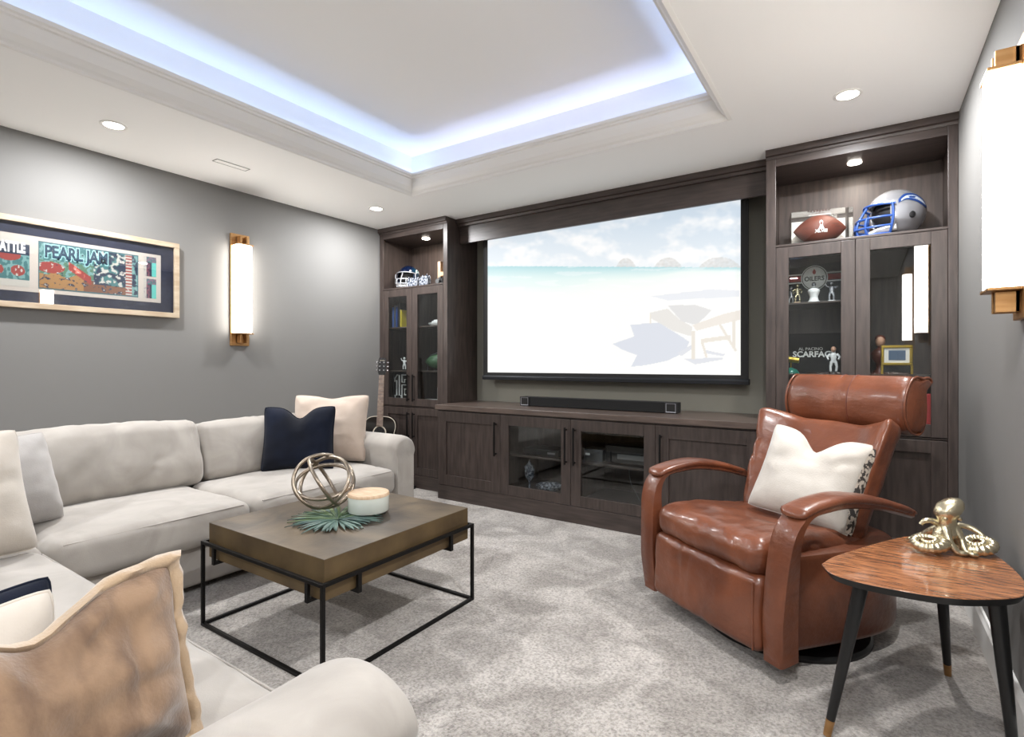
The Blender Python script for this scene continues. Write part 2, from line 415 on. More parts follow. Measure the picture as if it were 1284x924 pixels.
# ceiling with a recessed tray
TX0, TX1, TY0, TY1 = -2.93, -0.60, -1.10, 2.99       # opening at ceiling level
WX0, WX1, WY0, WY1 = -2.95, -0.58, -1.12, 3.01       # recess walls
LIPD = 0.12; ZT = 2.765
c = MB()
c.box(XL - 0.1, TX0, YF - 0.1, YB + 0.1, H, H + 0.03); c.box(TX1, XR + 0.1, YF - 0.1, YB + 0.1, H, H + 0.03)
c.box(TX0, TX1, YF - 0.1, TY0, H, H + 0.03); c.box(TX0, TX1, TY1, YB + 0.1, H, H + 0.03)
c.box(WX0 - 0.1, WX1 + 0.1, WY0 - 0.1, WY1 + 0.1, ZT, ZT + 0.05)
c.box(WX0 - 0.1, WX0, WY0 - 0.1, WY1 + 0.1, H + 0.03, ZT); c.box(WX1, WX1 + 0.1, WY0 - 0.1, WY1 + 0.1, H + 0.03, ZT)
c.box(WX0, WX1, WY0 - 0.1, WY0, H + 0.03, ZT); c.box(WX0, WX1, WY1, WY1 + 0.1, H + 0.03, ZT)
struct(c.build('ceiling', 'ceiling_paint', bevel=0, loc=(0, 0, 0)))
# crown moulding round the tray: profile (inset, height), swept round the rectangle
prof = [(0.0, H + 0.03), (-0.012, H - 0.004), (0.004, H - 0.010), (0.012, H - 0.004), (0.015, H + 0.008), (0.028, H + 0.018), (0.046, H + 0.042), (0.058, H + 0.072), (0.064, H + 0.094),
        (0.076, H + 0.098), (0.078, H + 0.107), (0.089, H + 0.112), (0.092, H + 0.130), (0.082, H + 0.130), (0.068, H + 0.112), (0.052, H + 0.098), (0.040, H + 0.062), (0.020, H + 0.040), (0.0, H + 0.036)]
vs_, fs_ = [], []
for (d, z) in prof:
    for (x, y) in ((TX0 + d, TY0 + d), (TX1 - d, TY0 + d), (TX1 - d, TY1 - d), (TX0 + d, TY1 - d)): vs_.append((x, y, z))
n_ = len(prof)
for i in range(n_):
    for j in range(4): fs_.append((i * 4 + j, i * 4 + (j + 1) % 4, ((i + 1) % n_) * 4 + (j + 1) % 4, ((i + 1) % n_) * 4 + j))
struct(MB().add(vs_, fs_).build('trim_1', 'trim_paint', loc=(0, 0, 0)))
def baseboard(name, pts):
    (x0, y0), (x1, y1), (nx, ny) = pts
    m = MB(); pr = [(0, 0), (0.016, 0), (0.016, 0.115), (0.010, 0.128), (0.008, 0.14), (0, 0.14)]
    vs = [(x0 + nx * a, y0 + ny * a, b) for a, b in pr] + [(x1 + nx * a, y1 + ny * a, b) for a, b in pr]
    k = len(pr); m.add(vs, [tuple(range(k)), tuple(range(2 * k - 1, k - 1, -1))] + [(i, (i + 1) % k, (i + 1) % k + k, i + k) for i in range(k)])
    struct(m.build(name, 'trim_paint', loc=(0, 0, 0)))
baseboard('baseboard_right', ((XR, YF), (XR, TF), (-1, 0)))
baseboard('baseboard_left', ((XL, YF), (XL, TF), (1, 0)))
baseboard('baseboard_front', ((XL, YF), (XR, YF), (0, 1)))

# recessed LED strips in the cove (behind the moulding lip)
def area(name, loc, rot, sx, sy, W, col, shape='RECTANGLE', parent=None, spread=180):
    L = bpy.data.lights.new(name, 'AREA'); L.shape = shape; L.size = sx; L.size_y = sy; L.energy = W; L.color = col; L.spread = R(spread)
    o = bpy.data.objects.new(name, L); COL.objects.link(o); o.location = loc; o.rotation_euler = rot
    if parent: o.parent = parent
    return o
BL = (0.40, 0.58, 1.0)
lx, ly = WX1 - WX0 - 0.08, WY1 - WY0 - 0.08
zc = H + 0.058; e_ = 0.030
area('cove_light', (WX0 + e_, (WY0 + WY1) / 2, zc), (R(180), 0, 0), 0.02, ly, COVE_W * ly, BL)
area('cove_light', (WX1 - e_, (WY0 + WY1) / 2, zc), (R(180), 0, 0), 0.02, ly, COVE_W * ly, BL)
BL2 = (0.52, 0.62, 1.0)
area('cove_light', ((WX0 + WX1) / 2, WY1 - e_, zc), (R(180), 0, 0), lx, 0.02, COVE_W * lx, BL2)
area('cove_light', ((WX0 + WX1) / 2, WY0 + e_, zc), (R(180), 0, 0), lx, 0.02, COVE_W * lx, BL2)

# recessed downlights
def downlight(x, y, label):
    t = thing('recessed_light', label, 'ceiling light', (x, y, H), group='recessed ceiling lights')
    MB().lathe([(0.062, 0.0), (0.062, -0.004), (0.058, -0.006), (0.047, -0.004), (0.046, 0.0)], 32, (x, y, H)).build('trim_ring', 'trim_paint', t, smooth=40)
    MB().lathe([(0.047, -0.001), (0.046, -0.003), (0.02, -0.004), (0.0005, -0.004)], 32, (x, y, H)).build('lens', 'lens_white', t, smooth=40)
    area('bulb', (0, 0, -0.008), (0, 0, 0), 0.09, 0.09, DOWN_W, (0.985, 0.99, 1.0), 'DISK', parent=t)
downlight(-3.42, 1.2, 'bright recessed ceiling light above the framed poster')
downlight(-3.42, 3.07, 'recessed ceiling light in front of the left tall cabinet')
downlight(-0.07, 3.04, 'recessed ceiling light in front of the right tall cabinet')
downlight(-0.07, 1.2, 'recessed ceiling light near the right wall, between the two right sconces')
downlight(-3.42, -0.75, 'recessed ceiling light above the sofa corner, out of view')
downlight(-0.07, -0.75, 'recessed ceiling light by the right wall, outside the view')
downlight(-2.6, -1.9, 'unseen recessed ceiling light at the front wall, left of the other')  # unseen front pair, kept for the light it adds to the ceiling
downlight(-0.9, -1.9, 'unseen recessed ceiling light at the front wall, right of the other')

t = thing('ceiling_vent', 'slim white slot air vent flush in the ceiling above sconce', 'vent', (-3.46, 1.87, H))
m = MB(); m.box(-3.49, -3.43, 1.76, 1.765, H - 0.003, H); m.box(-3.49, -3.43, 1.975, 1.98, H - 0.003, H); m.box(-3.49, -3.485, 1.76, 1.98, H - 0.003, H); m.box(-3.435, -3.43, 1.76, 1.98, H - 0.003, H)
m.build('rim', 'grey_slot', t); Box('cover', 'ceiling_paint', -3.484, -3.436, 1.766, 1.974, H - 0.002, H, t, bevel=0)

# ------------------------------------------------------------------ wall sconces
def sconce(x, y, sgn, label):
    t = thing('wall_sconce', label, 'sconce', (x, y, 1.70), group='long wall sconces')
    X = lambda d: x + sgn * d
    def bx(mb, d0, d1, y0, y1, z0, z1): mb.box(min(X(d0), X(d1)), max(X(d0), X(d1)), y0, y1, z0, z1); return mb
    bx(MB(), 0, 0.018, y - 0.072, y + 0.072, 1.285, 2.125).build('back_plate', 'brass', t, bevel=0.003)
    for (za, zb, zi) in ((2.045, 2.105, 2.055), (1.305, 1.370, 1.345)):
        b = MB(); bx(b, 0.018, 0.075, y - 0.03, y - 0.018, za, zb); bx(b, 0.018, 0.075, y + 0.018, y + 0.03, za, zb); bx(b, 0.018, 0.03, y - 0.03, y + 0.03, za, zb)
        b.build('bracket', 'brass', t, bevel=0.002)
    for (za, zb) in ((2.035, 2.045), (1.370, 1.380)):
        bx(MB(), 0.018, 0.098, y - 0.062, y + 0.062, za, zb).build('end_cap', 'brass', t, bevel=0.002)
    # alabaster shade: chamfered bar
    pl = [(0.02, -0.058), (0.075, -0.058), (0.095, -0.04), (0.095, 0.04), (0.075, 0.058), (0.02, 0.058)]
    MB().prism(pl, 1.380, 2.035, lambda a, b, d: (X(a), y + b, d)).build('shade', 'lamp_white', t, bevel=0.003)
sconce(XL, 2.185, 1, 'tall glowing wall sconce on the left wall beside framed poster')
sconce(XR, 2.19, -1, 'tall glowing wall sconce at the right edge above side table')
sconce(XR, 0.62, -1, 'tall wall sconce on the right wall, seen only as a reflection')

# ------------------------------------------------------------------ framed poster
def paint_panel(name, parent, y0, y1, z0, z1, x, fn, ny, nz_):
    vs = []; fs = []; cols = []
    for j in range(nz_ + 1):
        for i in range(ny + 1):
            a, b = i / ny, j / nz_; vs.append((x, y0 + (y1 - y0) * a, z0 + (z1 - z0) * b)); cols.append((*lin(fn(a, b)), 1))
    for j in range(nz_):
        for i in range(ny): k = j * (ny + 1) + i; fs.append((k, k + 1, k + ny + 2, k + ny + 1))
    me = bpy.data.meshes.new(name); off = wloc(parent)
    me.from_pydata([(v[0] - off.x, v[1] - off.y, v[2] - off.z) for v in vs], [], fs)
    ca = me.color_attributes.new('paint', 'FLOAT_COLOR', 'POINT'); ca.data.foreach_set('color', [q for c_ in cols for q in c_])
    me.materials.append(MATS['print_paint']); o = bpy.data.objects.new(name, me); COL.objects.link(o); o.parent = parent; return o
FY0, FY1, FZ0, FZ1 = 0.10, 1.750, 1.462, 1.968
fx = XL + 0.03
pic = thing('framed_poster', 'wide framed concert poster with navy mount on the left wall', 'picture', (XL, (FY0 + FY1) / 2, FZ0))
fw = 0.032
for nm, a in (('frame_rail', (FY0, FY1, FZ1 - fw, FZ1)), ('frame_rail', (FY0, FY1, FZ0, FZ0 + fw)), ('frame_stile', (FY0, FY0 + fw, FZ0 + fw, FZ1 - fw)), ('frame_stile', (FY1 - fw, FY1, FZ0 + fw, FZ1 - fw))):
    Box(nm, 'frame_wood', XL + 0.002, fx + 0.012, *a, pic, bevel=0.002)
Box('mount', 'mount_navy', XL + 0.004, fx - 0.006, FY0 + fw, FY1 - fw, FZ0 + fw, FZ1 - fw, pic, bevel=0)
cy0, cy1, cz0, cz1 = 0.27, 1.640, 1.555, 1.872
Box('card', 'card', fx - 0.006, fx - 0.004, cy0, cy1, cz0, cz1, pic, bevel=0)
TEAL, AQ, NV, RD, BR, CRM, OR, GR = (54, 104, 106), (104, 146, 144), (26, 42, 64), (138, 54, 48), (112, 74, 52), (178, 176, 168), (150, 112, 68), (76, 110, 88)
def art_main(a, b):
    p = Vector((a * 11, b * 6, 0.3)); n1 = noise.noise(p); n2 = noise.noise(p * 2.3) * 0.75 + 0.25 * noise.noise(p * 7)
    c_ = AQ if n2 > 0.05 else GR
    if b > 0.62: c_ = TEAL if n2 > -0.1 else AQ
    if b < 0.34 + 0.1 * n1:
        c_ = OR if a < 0.42 else BR
        if n2 > 0.25: c_ = NV
    if 0.0 < a < 0.24 and ((a - 0.11) / 0.13) ** 2 + ((b - 0.47) / 0.12) ** 2 < 1: c_ = RD if n2 < 0.25 else CRM
    if abs((a - 0.38) * 1.3 + (b - 0.42)) < 0.09 and 0.28 < a < 0.50: c_ = RD if n2 < 0.2 else (206, 110, 96)
    if 0.52 < a < 0.86 and b > 0.2:
        c_ = CRM if n2 > 0.12 else (NV if n1 + n2 < -0.05 else TEAL)
    if 0.86 <= a < 0.93: c_ = RD if (b * 14) % 1 < 0.5 else CRM
    if a >= 0.93: c_ = NV if n2 < 0.1 else AQ
    if n2 > 0.48: c_ = CRM
    if n2 < -0.5: c_ = NV
    if a < 0.012 or a > 0.988 or b < 0.025 or b > 0.975: c_ = (60, 96, 104)
    return c_
paint_panel('poster_print', pic, 1.010, 1.508, 1.578, 1.850, fx - 0.003, art_main, 160, 90)
def art_left(a, b):
    p = Vector((a * 7 + 4, b * 7, 2)); n2 = noise.noise(p * 1.7)
    c_ = TEAL if n2 > 0 else AQ
    if b > 0.88: c_ = CRM
    elif b > 0.66: c_ = NV
    elif b < 0.14: c_ = CRM if (a * 30) % 1 < 0.75 else RD
    elif ((a - 0.5) / 0.3) ** 2 + ((b - 0.64) / 0.12) ** 2 < 1: c_ = RD
    else:
        for q in (0.22, 0.72):
            if ((a - q) / 0.17) ** 2 + ((b - 0.33) / 0.11) ** 2 < 1: c_ = RD if n2 < 0.2 else CRM
    return c_
paint_panel('poster_print', pic, 0.795, 0.972, 1.578, 1.850, fx - 0.003, art_left, 60, 80)
paint_panel('poster_print', pic, 0.29, 0.765, 1.578, 1.850, fx - 0.003, lambda a, b: art_main(a, 1 - b), 70, 60)
def art_small(a, b):
    n2 = noise.noise(Vector((a * 9, b * 9, 9)))
    if a < 0.24: return CRM if n2 < 0.3 else (150, 150, 150)
    if b > 0.72: return (120, 90, 110) if n2 > 0 else TEAL
    if a < 0.5: return (110, 60, 76) if n2 > -0.2 else NV
    if a < 0.66: return NV
    return (90, 182, 172)
for z0_, z1_ in ((1.580, 1.708), (1.724, 1.852)): paint_panel('ticket_print', pic, 1.538, 1.612, z0_, z1_, fx - 0.003, art_small, 24, 30)
for s_, mm, off, dx in (('PEARL JAM', 'letter_aqua', 0.0095, 0.0), ('PEARL JAM', 'letter_navy', 0.0035, 0.001)):
    text_mb(s_, 0.098, 0.0003, off, xscale=0.66).xf(face_right(fx - 0.0022 + dx, 1.190, 1.794)).build('lettering', mm, pic)
text_mb('SEATTLE', 0.078, 0.0003, 0.004, xscale=0.47).xf(face_right(fx - 0.0022, 0.8835, 1.793)).build('lettering', 'letter_white', pic)
Box('glazing', 'picture_glass', fx + 0.002, fx + 0.004, FY0 + fw, FY1 - fw, FZ0 + fw, FZ1 - fw, pic, bevel=0)

# ------------------------------------------------------------------ built-in cabinets
def handle(parent, x, y, z0, z1, length_axis='z'):
    m = MB()
    m.box(x - 0.006, x + 0.006, y - 0.034, y - 0.024, z0, z1)
    for z in (z0 + 0.018, z1 - 0.018): m.box(x - 0.005, x + 0.005, y - 0.024, y, z - 0.005, z + 0.005)
    return m.build('handle', 'black_metal', parent, bevel=0.002)
def shaker(parent, x0, x1, z0, z1, y, st=0.068, panel='wood', hx=None, hz=None, th=0.02):
    """framed door standing proud of plane y; returns the door frame object"""
    g = 0.0015
    x0 += g; x1 -= g; z0 += g; z1 -= g
    m = MB()
    m.box(x0, x0 + st, y - th, y, z0, z1); m.box(x1 - st, x1, y - th, y, z0, z1)
    m.box(x0 + st, x1 - st, y - th, y, z0, z0 + st); m.box(x0 + st, x1 - st, y - th, y, z1 - st, z1)
    d = m.build('door', 'wood_v', parent, bevel=0.0015)
    if panel == 'wood': Box('panel', 'wood_v', x0 + st - 0.004, x1 - st + 0.004, y - th + 0.014, y - 0.002, z0 + st - 0.004, z1 - st + 0.004, d, bevel=0)
    else: Box('pane', 'door_glass', x0 + st - 0.004, x1 - st + 0.004, y - th + 0.010, y - th + 0.013, z0 + st - 0.004, z1 - st + 0.004, d, bevel=0)
    if hx is not None: handle(d, hx, y - th, hz[0], hz[1])
    return d
def tower(x0, x1, label, sl, sr, shelves_l, shelves_r):
    t = thing('display_cabinet', label, 'cabinet', ((x0 + x1) / 2, TF, 0), group='tall built-in display cabinets')
    T = 0.02; yb = YB - 0.004; f = TF + 0.001
    zo0, zo1 = 1.872, 2.352
    x0 += 0.001; x1 -= 0.001
    Box('side_panel', 'wood_v', x0, x0 + T, f, yb, 0.0, H - 0.001, t); Box('side_panel', 'wood_v', x1 - T, x1, f, yb, 0.0, H - 0.001, t)
    Box('back_panel', 'wood_inside', x0 + T, x1 - T, yb - 0.012, yb, 0.10, 2.40, t)
    Box('top_panel', 'wood_h', x0 + T, x1 - T, f + 0.02, yb - 0.012, zo1 + 0.001, zo1 + 0.02, t)
    Box('display_shelf', 'wood_h', x0 + T, x1 - T, f + 0.02, yb - 0.012, zo0 - 0.022, zo0, t)
    Box('middle_shelf', 'wood_h', x0 + T, x1 - T, f + 0.005, yb - 0.012, 0.752, 0.775, t)
    Box('bottom_panel', 'wood_h', x0 + T, x1 - T, f + 0.005, yb - 0.012, 0.10, 0.12, t)
    # face frame
    Box('stile', 'wood_v', x0, x0 + sl, TF - 0.02, TF, 0.0, 2.40, t); Box('stile', 'wood_v', x1 - sr, x1, TF - 0.02, TF, 0.0, 2.40, t)
    Box('rail', 'wood_h', x0 + sl, x1 - sr, TF - 0.02, TF + 0.02, zo1, 2.40, t)
    Box('rail', 'wood_h', x0 + sl, x1 - sr, TF - 0.022, TF + 0.02, zo0 - 0.014, zo0, t)
    Box('rail', 'wood_h', x0 + sl, x1 - sr, TF - 0.010, TF, 0.744, 0.754, t)
    Box('plinth', 'wood_h', x0 + sl, x1 - sr, TF - 0.02, TF, 0.0, 0.12, t)
    # crown
    pr = [(0.0, 2.398), (-0.026, 2.398), (-0.028, 2.404), (-0.030, 2.412), (-0.046, 2.416), (-0.046, H - 0.001), (0.0, H - 0.001)]
    MB().prism(pr, x0, x1, lambda a, b, d: (d, TF + a, b)).build('crown', 'wood_h', t)
    dx0, dx1 = x0 + sl, x1 - sr; mid = (dx0 + dx1) / 2
    for (a, b, hx) in ((dx0, mid, mid - 0.034), (mid, dx1, mid + 0.034)):
        shaker(t, a, b, 0.756, 1.857, TF, panel='glass', hx=hx, hz=(0.80, 1.05))
        shaker(t, a, b, 0.122, 0.742, TF, panel='wood', hx=hx, hz=(0.46, 0.70))
    Box('divider', 'wood_inside', mid - 0.008, mid + 0.008, f + 0.02, yb - 0.012, 0.775, 1.85, t)
    for z in shelves_l: Box('glass_shelf', 'wood_inside', x0 + T, mid - 0.008, f + 0.03, yb - 0.014, z - 0.012, z, t)
    for z in shelves_r: Box('glass_shelf', 'wood_inside', mid + 0.008, x1 - T, f + 0.03, yb - 0.014, z - 0.012, z, t)
    px = (x0 + x1) / 2; py = TF + 0.17
    MB().lathe([(0.036, 0), (0.036, -0.005), (0.028, -0.006), (0.0005, -0.006)], 24, (px, py, zo1)).build('puck_light', 'lens_white', t, smooth=40)
    area('puck_bulb', (px - t.location.x, py - t.location.y, zo1 - 0.010), (0, 0, 0), 0.05, 0.05, PUCK_W, (1.0, 0.9, 0.78), 'DISK', parent=t)
    return t, mid
LX1 = -3.075
towL, midL = tower(XL, LX1, 'tall dark wood display cabinet in the left corner by the guitar', 0.046, 0.048, (1.502, 1.085), (1.502, 1.085))
towR, midR = tower(-0.508, XR, 'tall dark wood display cabinet on the right behind the recliner', 0.054, 0.042, (1.522, 1.090), (1.090,))

# valance hiding the screen case
t = thing('screen_valance', 'dark wood header board between the two tall cabinets above screen', 'valance', ((LX1 - 0.508) / 2, 3.75, 2.24))
Box('board', 'wood_h', LX1 + 0.001, -0.509, 3.75, 3.775, 2.240, 2.405, t)
Box('return_board', 'wood_h', LX1 + 0.001, -0.509, 3.775, 3.83, 2.395, 2.405, t)
pr = [(0.0, 2.392), (-0.024, 2.392), (-0.026, 2.398), (-0.030, 2.410), (-0.050, 2.414), (-0.050, H - 0.001), (0.0, H - 0.001)]
MB().prism(pr, LX1 + 0.001, -0.509, lambda a, b, d: (d, 3.751 + a, b)).build('crown', 'wood_h', t)

# low console
t = con = thing('media_console', 'long low dark wood media console with two glazed doors', 'cabinet', (-1.77, CF, 0))
c0, c1 = -3.045, -0.500
f = CF + 0.001
Box('side_panel', 'wood_v', c0, c0 + 0.02, f, TF - 0.021, 0.0, 0.758, t); Box('side_panel', 'wood_v', c1 - 0.02, c1, f, TF - 0.047, 0.0, 0.758, t)
Box('bottom_panel', 'wood_h', -3.02, -0.53, f + 0.001, YB - 0.03, 0.122, 0.14, t)
Box('back_panel', 'wood_inside', -3.02, -0.53, YB - 0.03, YB - 0.015, 0.12, 0.758, t)
xs = [-3.042, -2.394, -1.771, -1.147, -0.502]
for x in xs[1:4]: Box('partition', 'wood_inside', x - 0.009, x + 0.009, f, YB - 0.03, 0.14, 0.758, t)
for a, b in ((xs[1], xs[2]), (xs[2], xs[3])): Box('shelf', 'wood_h', a + 0.009, b - 0.009, f + 0.05, YB - 0.03, 0.418, 0.436, t)
Box('plinth', 'wood_h', c0, c1, CF - 0.020, CF + 0.0, 0.0, 0.120, t)
Box('top_rail', 'wood_h', c0, c1, CF - 0.012, CF + 0.0, 0.748, 0.760, t)
shaker(t, xs[0], xs[1], 0.122, 0.748, CF, 0.085, hx=xs[1] - 0.038, hz=(0.42, 0.69))
shaker(t, xs[1], xs[2], 0.122, 0.748, CF, 0.078, 'glass', hx=xs[2] - 0.034, hz=(0.42, 0.69))
shaker(t, xs[2], xs[3], 0.122, 0.748, CF, 0.078, 'glass', hx=xs[2] + 0.034, hz=(0.42, 0.69))
shaker(t, xs[3], xs[4], 0.122, 0.748, CF, 0.085, hx=xs[3] + 0.038, hz=(0.42, 0.69))
m = MB(); m.prism([(-3.062, 3.400), (-0.468, 3.400), (-0.468, 3.552), (-0.510, 3.552), (-0.510, YB - 0.002), (LX1 + 0.002, YB - 0.002), (LX1 + 0.002, 3.576), (-3.062, 3.576)], 0.7605, 0.800, lambda a, b, d: (a, b, d))
tag(m.build('countertop', 'wood_top', bevel=0.003), 'long dark wood countertop lying on the media console', 'countertop')

# projector screen
SX0, SX1, SZ0, SZ1, SY = -2.845, -0.706, 1.072, 2.30, 3.87
scr = thing('projector_screen', 'large pull-down projection screen showing a beach picture', 'projector screen', ((SX0 + SX1) / 2, SY, SZ0))
Box('border', 'screen_border', SX0 - 0.05, SX1 + 0.05, SY, SY + 0.006, SZ0 - 0.03, SZ1 + 0.02, scr, bevel=0)
MB().prism([(0, 0), (0.028, 0.004), (0.032, 0.03), (0.02, 0.042), (-0.012, 0.042), (-0.016, 0.008)], SX0 - 0.055, SX1 + 0.055, lambda a, b, d: (d, SY + 0.02 - a, 1.004 + b)).build('weight_bar', 'screen_bar', scr, bevel=0.002)
Box('roller_case', 'black_satin', SX0 - 0.08, SX1 + 0.08, SY - 0.04, SY + 0.08, SZ1 - 0.01, SZ1 + 0.09, scr, bevel=0.01)
# the beach picture is drawn in the camera's image coordinates; this fixed map projects a screen point to them
cs, sn = 0.83195, 0.55485
def camera_xy(x, z):
    d = -sn * x + cs * 3.87; r_ = cs * x + sn * 3.87
    return 642 + 663.7 * r_ / d, 456 - 663.7 * (z - 1.15) / d
def mixc(a, b, t_): t_ = max(0, min(1, t_)); return tuple(a[i] + (b[i] - a[i]) * t_ for i in range(3))
def inpoly(px, py, poly):
    r_ = False; j = len(poly) - 1
    for i in range(len(poly)):
        xi, yi = poly[i]; xj, yj = poly[j]
        if (yi > py) != (yj > py) and px < (xj - xi) * (py - yi) / (yj - yi) + xi: r_ = not r_
        j = i
    return r_
Zc = lambda L: [(560 + 0.3463 * a, 200 + 0.3463 * b) for a, b in L]
SHADOW = Zc([(665, 598), (770, 590), (800, 610), (850, 640), (880, 660), (860, 700), (800, 728), (720, 745), (668, 750), (690, 708), (640, 690), (600, 668), (680, 640)])
SHAD2 = Zc([(740, 495), (830, 484), (960, 470), (1060, 474), (1060, 496), (900, 505), (800, 510)])
BACK = Zc([(800, 528), (900, 526), (960, 545), (905, 600), (850, 585)])
SEATP = Zc([(890, 600), (1000, 560), (1063, 545), (1063, 580), (960, 605), (905, 620)])
PADP = Zc([(735, 555), (800, 540), (845, 580), (890, 605), (885, 640), (820, 620), (740, 575)])
LEGS = [Zc(q) for q in ([(888, 620), (900, 620), (900, 722), (888, 722)], [(1035, 580), (1045, 580), (1045, 680), (1035, 680)], [(735, 560), (742, 560), (742, 595), (735, 595)], [(920, 660), (928, 655), (945, 715), (938, 718)], [(985, 600), (995, 597), (1052, 692), (1044, 696)], [(920, 650), (1030, 635), (1030, 650), (920, 665)])]
STRIPES = [Zc(q) for q in ([(835, 700), (885, 672), (890, 684), (850, 712)], [(860, 722), (1000, 716), (1000, 724), (900, 742)], [(940, 690), (1010, 705), (1000, 712), (930, 700)])]
def beach(px, py):
    hz = 333.5 + (px - 610) * 0.006
    if py < hz:
        t_ = (hz - py) / 80
        c_ = mixc((234, 241, 246), (208, 222, 235), t_ * 1.3)
        n_ = noise.noise(Vector((px * 0.018, py * 0.045, 1.0))) + 0.5 * noise.noise(Vector((px * 0.06, py * 0.11, 4.0))) + 0.25 * noise.noise(Vector((px * 0.16, py * 0.25, 2.0)))
        lowb = math.exp(-((hz - 14 - 12 * noise.noise(Vector((px * 0.02, 3, 3))) - py) / 13) ** 2)
        c_ = mixc(c_, (252, 252, 252), (n_ + 0.05) * 1.2 + lowb * 0.75 * (0.5 + n_))
        for hx, w_, h_ in ((785, 12, 11), (838, 17, 12), (903, 26, 13)):
            if abs(px - hx) < w_ and hz - h_ * (1 - ((px - hx) / w_) ** 2) ** 0.8 < py: c_ = mixc(c_, (202, 198, 192), 0.42 + 0.25 * noise.noise(Vector((px * 0.3, py * 0.4, 6))))
    else:
        sh = hz + 5 + max(0, (880 - px)) * 0.10 + 6 * noise.noise(Vector((px * 0.012, 7, 1)))
        d = (py - hz)
        deep = mixc((176, 220, 226), (214, 240, 240), d / 16)
        c_ = mixc(deep, (240, 250, 246), d / max(6, (sh - hz) * 1.1))
        if py > sh: c_ = mixc(c_, (254, 253, 250), (py - sh) / 22 + 0.15)
        if noise.noise(Vector((px * 0.03, py * 0.2, 5))) > 0.25 and py < sh + 30: c_ = mixc(c_, (255, 255, 255), 0.35)
        if inpoly(px, py, SHAD2): c_ = mixc(c_, (226, 230, 238), 0.7)
        if inpoly(px, py, SHADOW): c_ = (219, 223, 232)
        for q in STRIPES:
            if inpoly(px, py, q): c_ = (224, 226, 232)
        if inpoly(px, py, BACK): c_ = (226, 225, 224)
        if inpoly(px, py, PADP): c_ = (232, 229, 224)
        if inpoly(px, py, SEATP): c_ = (238, 231, 222)
        for q in LEGS:
            if inpoly(px, py, q): c_ = (234, 227, 216)
    return c_
NX, NZ = 420, 230
vs_, cols_, fs_ = [], [], []
for j in range(NZ + 1):
    for i in range(NX + 1):
        x = SX0 + (SX1 - SX0) * i / NX; z = SZ0 + (SZ1 - SZ0) * j / NZ
        vs_.append((x - scr.location.x, -0.0008, z - scr.location.z)); cols_ += [*lin(beach(*camera_xy(x, z))), 1.0]
for j in range(NZ):
    for i in range(NX): k = j * (NX + 1) + i; fs_.append((k, k + 1, k + NX + 2, k + NX + 1))
me = bpy.data.meshes.new('picture'); me.from_pydata(vs_, [], fs_)
ca = me.color_attributes.new('paint', 'FLOAT_COLOR', 'POINT'); ca.data.foreach_set('color', cols_)
me.materials.append(MATS['screen_picture']); o = bpy.data.objects.new('picture', me); COL.objects.link(o); o.parent = scr

# soundbar
t = thing('soundbar', 'long black soundbar with horn tweeters standing on the countertop', 'speaker', (-1.73, 3.72, 0.8005))
Box('body', 'black_cloth', -2.385, -1.085, 3.70, 3.785, 0.803, 0.878, t, bevel=0.004)
for xa in (-2.385, -1.175):
    e = Box('horn_plate', 'black_satin', xa, xa + 0.09, 3.694, 3.70, 0.803, 0.878, t, bevel=0.001)
    cx = xa + 0.045; cz = 0.8405
    for s_ in range(4):
        a0, a1 = R(45 + 90 * s_), R(135 + 90 * s_)
        o_ = 0.036
        MB().add([(cx + o_ * 1.41 * math.cos(a0), 3.693, cz + o_ * 1.25 * math.sin(a0)), (cx + o_ * 1.41 * math.cos(a1), 3.693, cz + o_ * 1.25 * math.sin(a1)), (cx + 0.008 * math.cos(a1), 3.6985, cz + 0.008 * math.sin(a1)), (cx + 0.008 * math.cos(a0), 3.6985, cz + 0.008 * math.sin(a0))], [(0, 1, 2, 3)]).build('horn_flare', 'plate_silver', e)
for xa in (-2.33, -1.14): Box('foot', 'black_satin', xa - 0.03, xa + 0.03, 3.71, 3.77, 0.8002, 0.8032, t, bevel=0)

# ------------------------------------------------------------------ sectional sofa
sofa = thing('sectional_sofa', 'large off-white L-shaped sectional sofa along the left wall', 'sofa', (-3.0, 0.8, 0))
SB = 0.035
bs = MB(); bs.prism([(-3.90, -0.22), (-0.72, -0.22), (-0.72, 0.66), (-2.79, 0.66), (-2.79, 2.80), (-3.90, 2.80)], SB, 0.27, lambda a, b, d: (a, b, d))
bs.build('base', 'sofa_fabric', sofa, bevel=0.02, seg=3)
def put(mb, loc, rot=(0, 0, 0)):
    return mb.xf(Matrix.Translation(loc) @ Euler(rot).to_matrix().to_4x4())
def cush(name, x0, x1, y0, y1, z0, z1, r, puff, seed, rot=(0, 0, 0), wr=0.006, ws=5, n=22, seam=True, m='sofa_fabric', dent=None, crease=None):
    sx, sy, sz = x1 - x0, y1 - y0, z1 - z0; cpos = ((x0 + x1) / 2, (y0 + y1) / 2, (z0 + z1) / 2)
    o = put(cushion_mb(sx, sy, sz, r, puff, n, wr, ws, seed, dent, crease), cpos, rot).build(name, m, sofa, smooth=80, weld=True)
    return o
def seam_tube(o, pts, r=0.0035): return MB().tube(pts, r, 6, closed=False).build('seam', 'sofa_fabric', o, smooth=80)
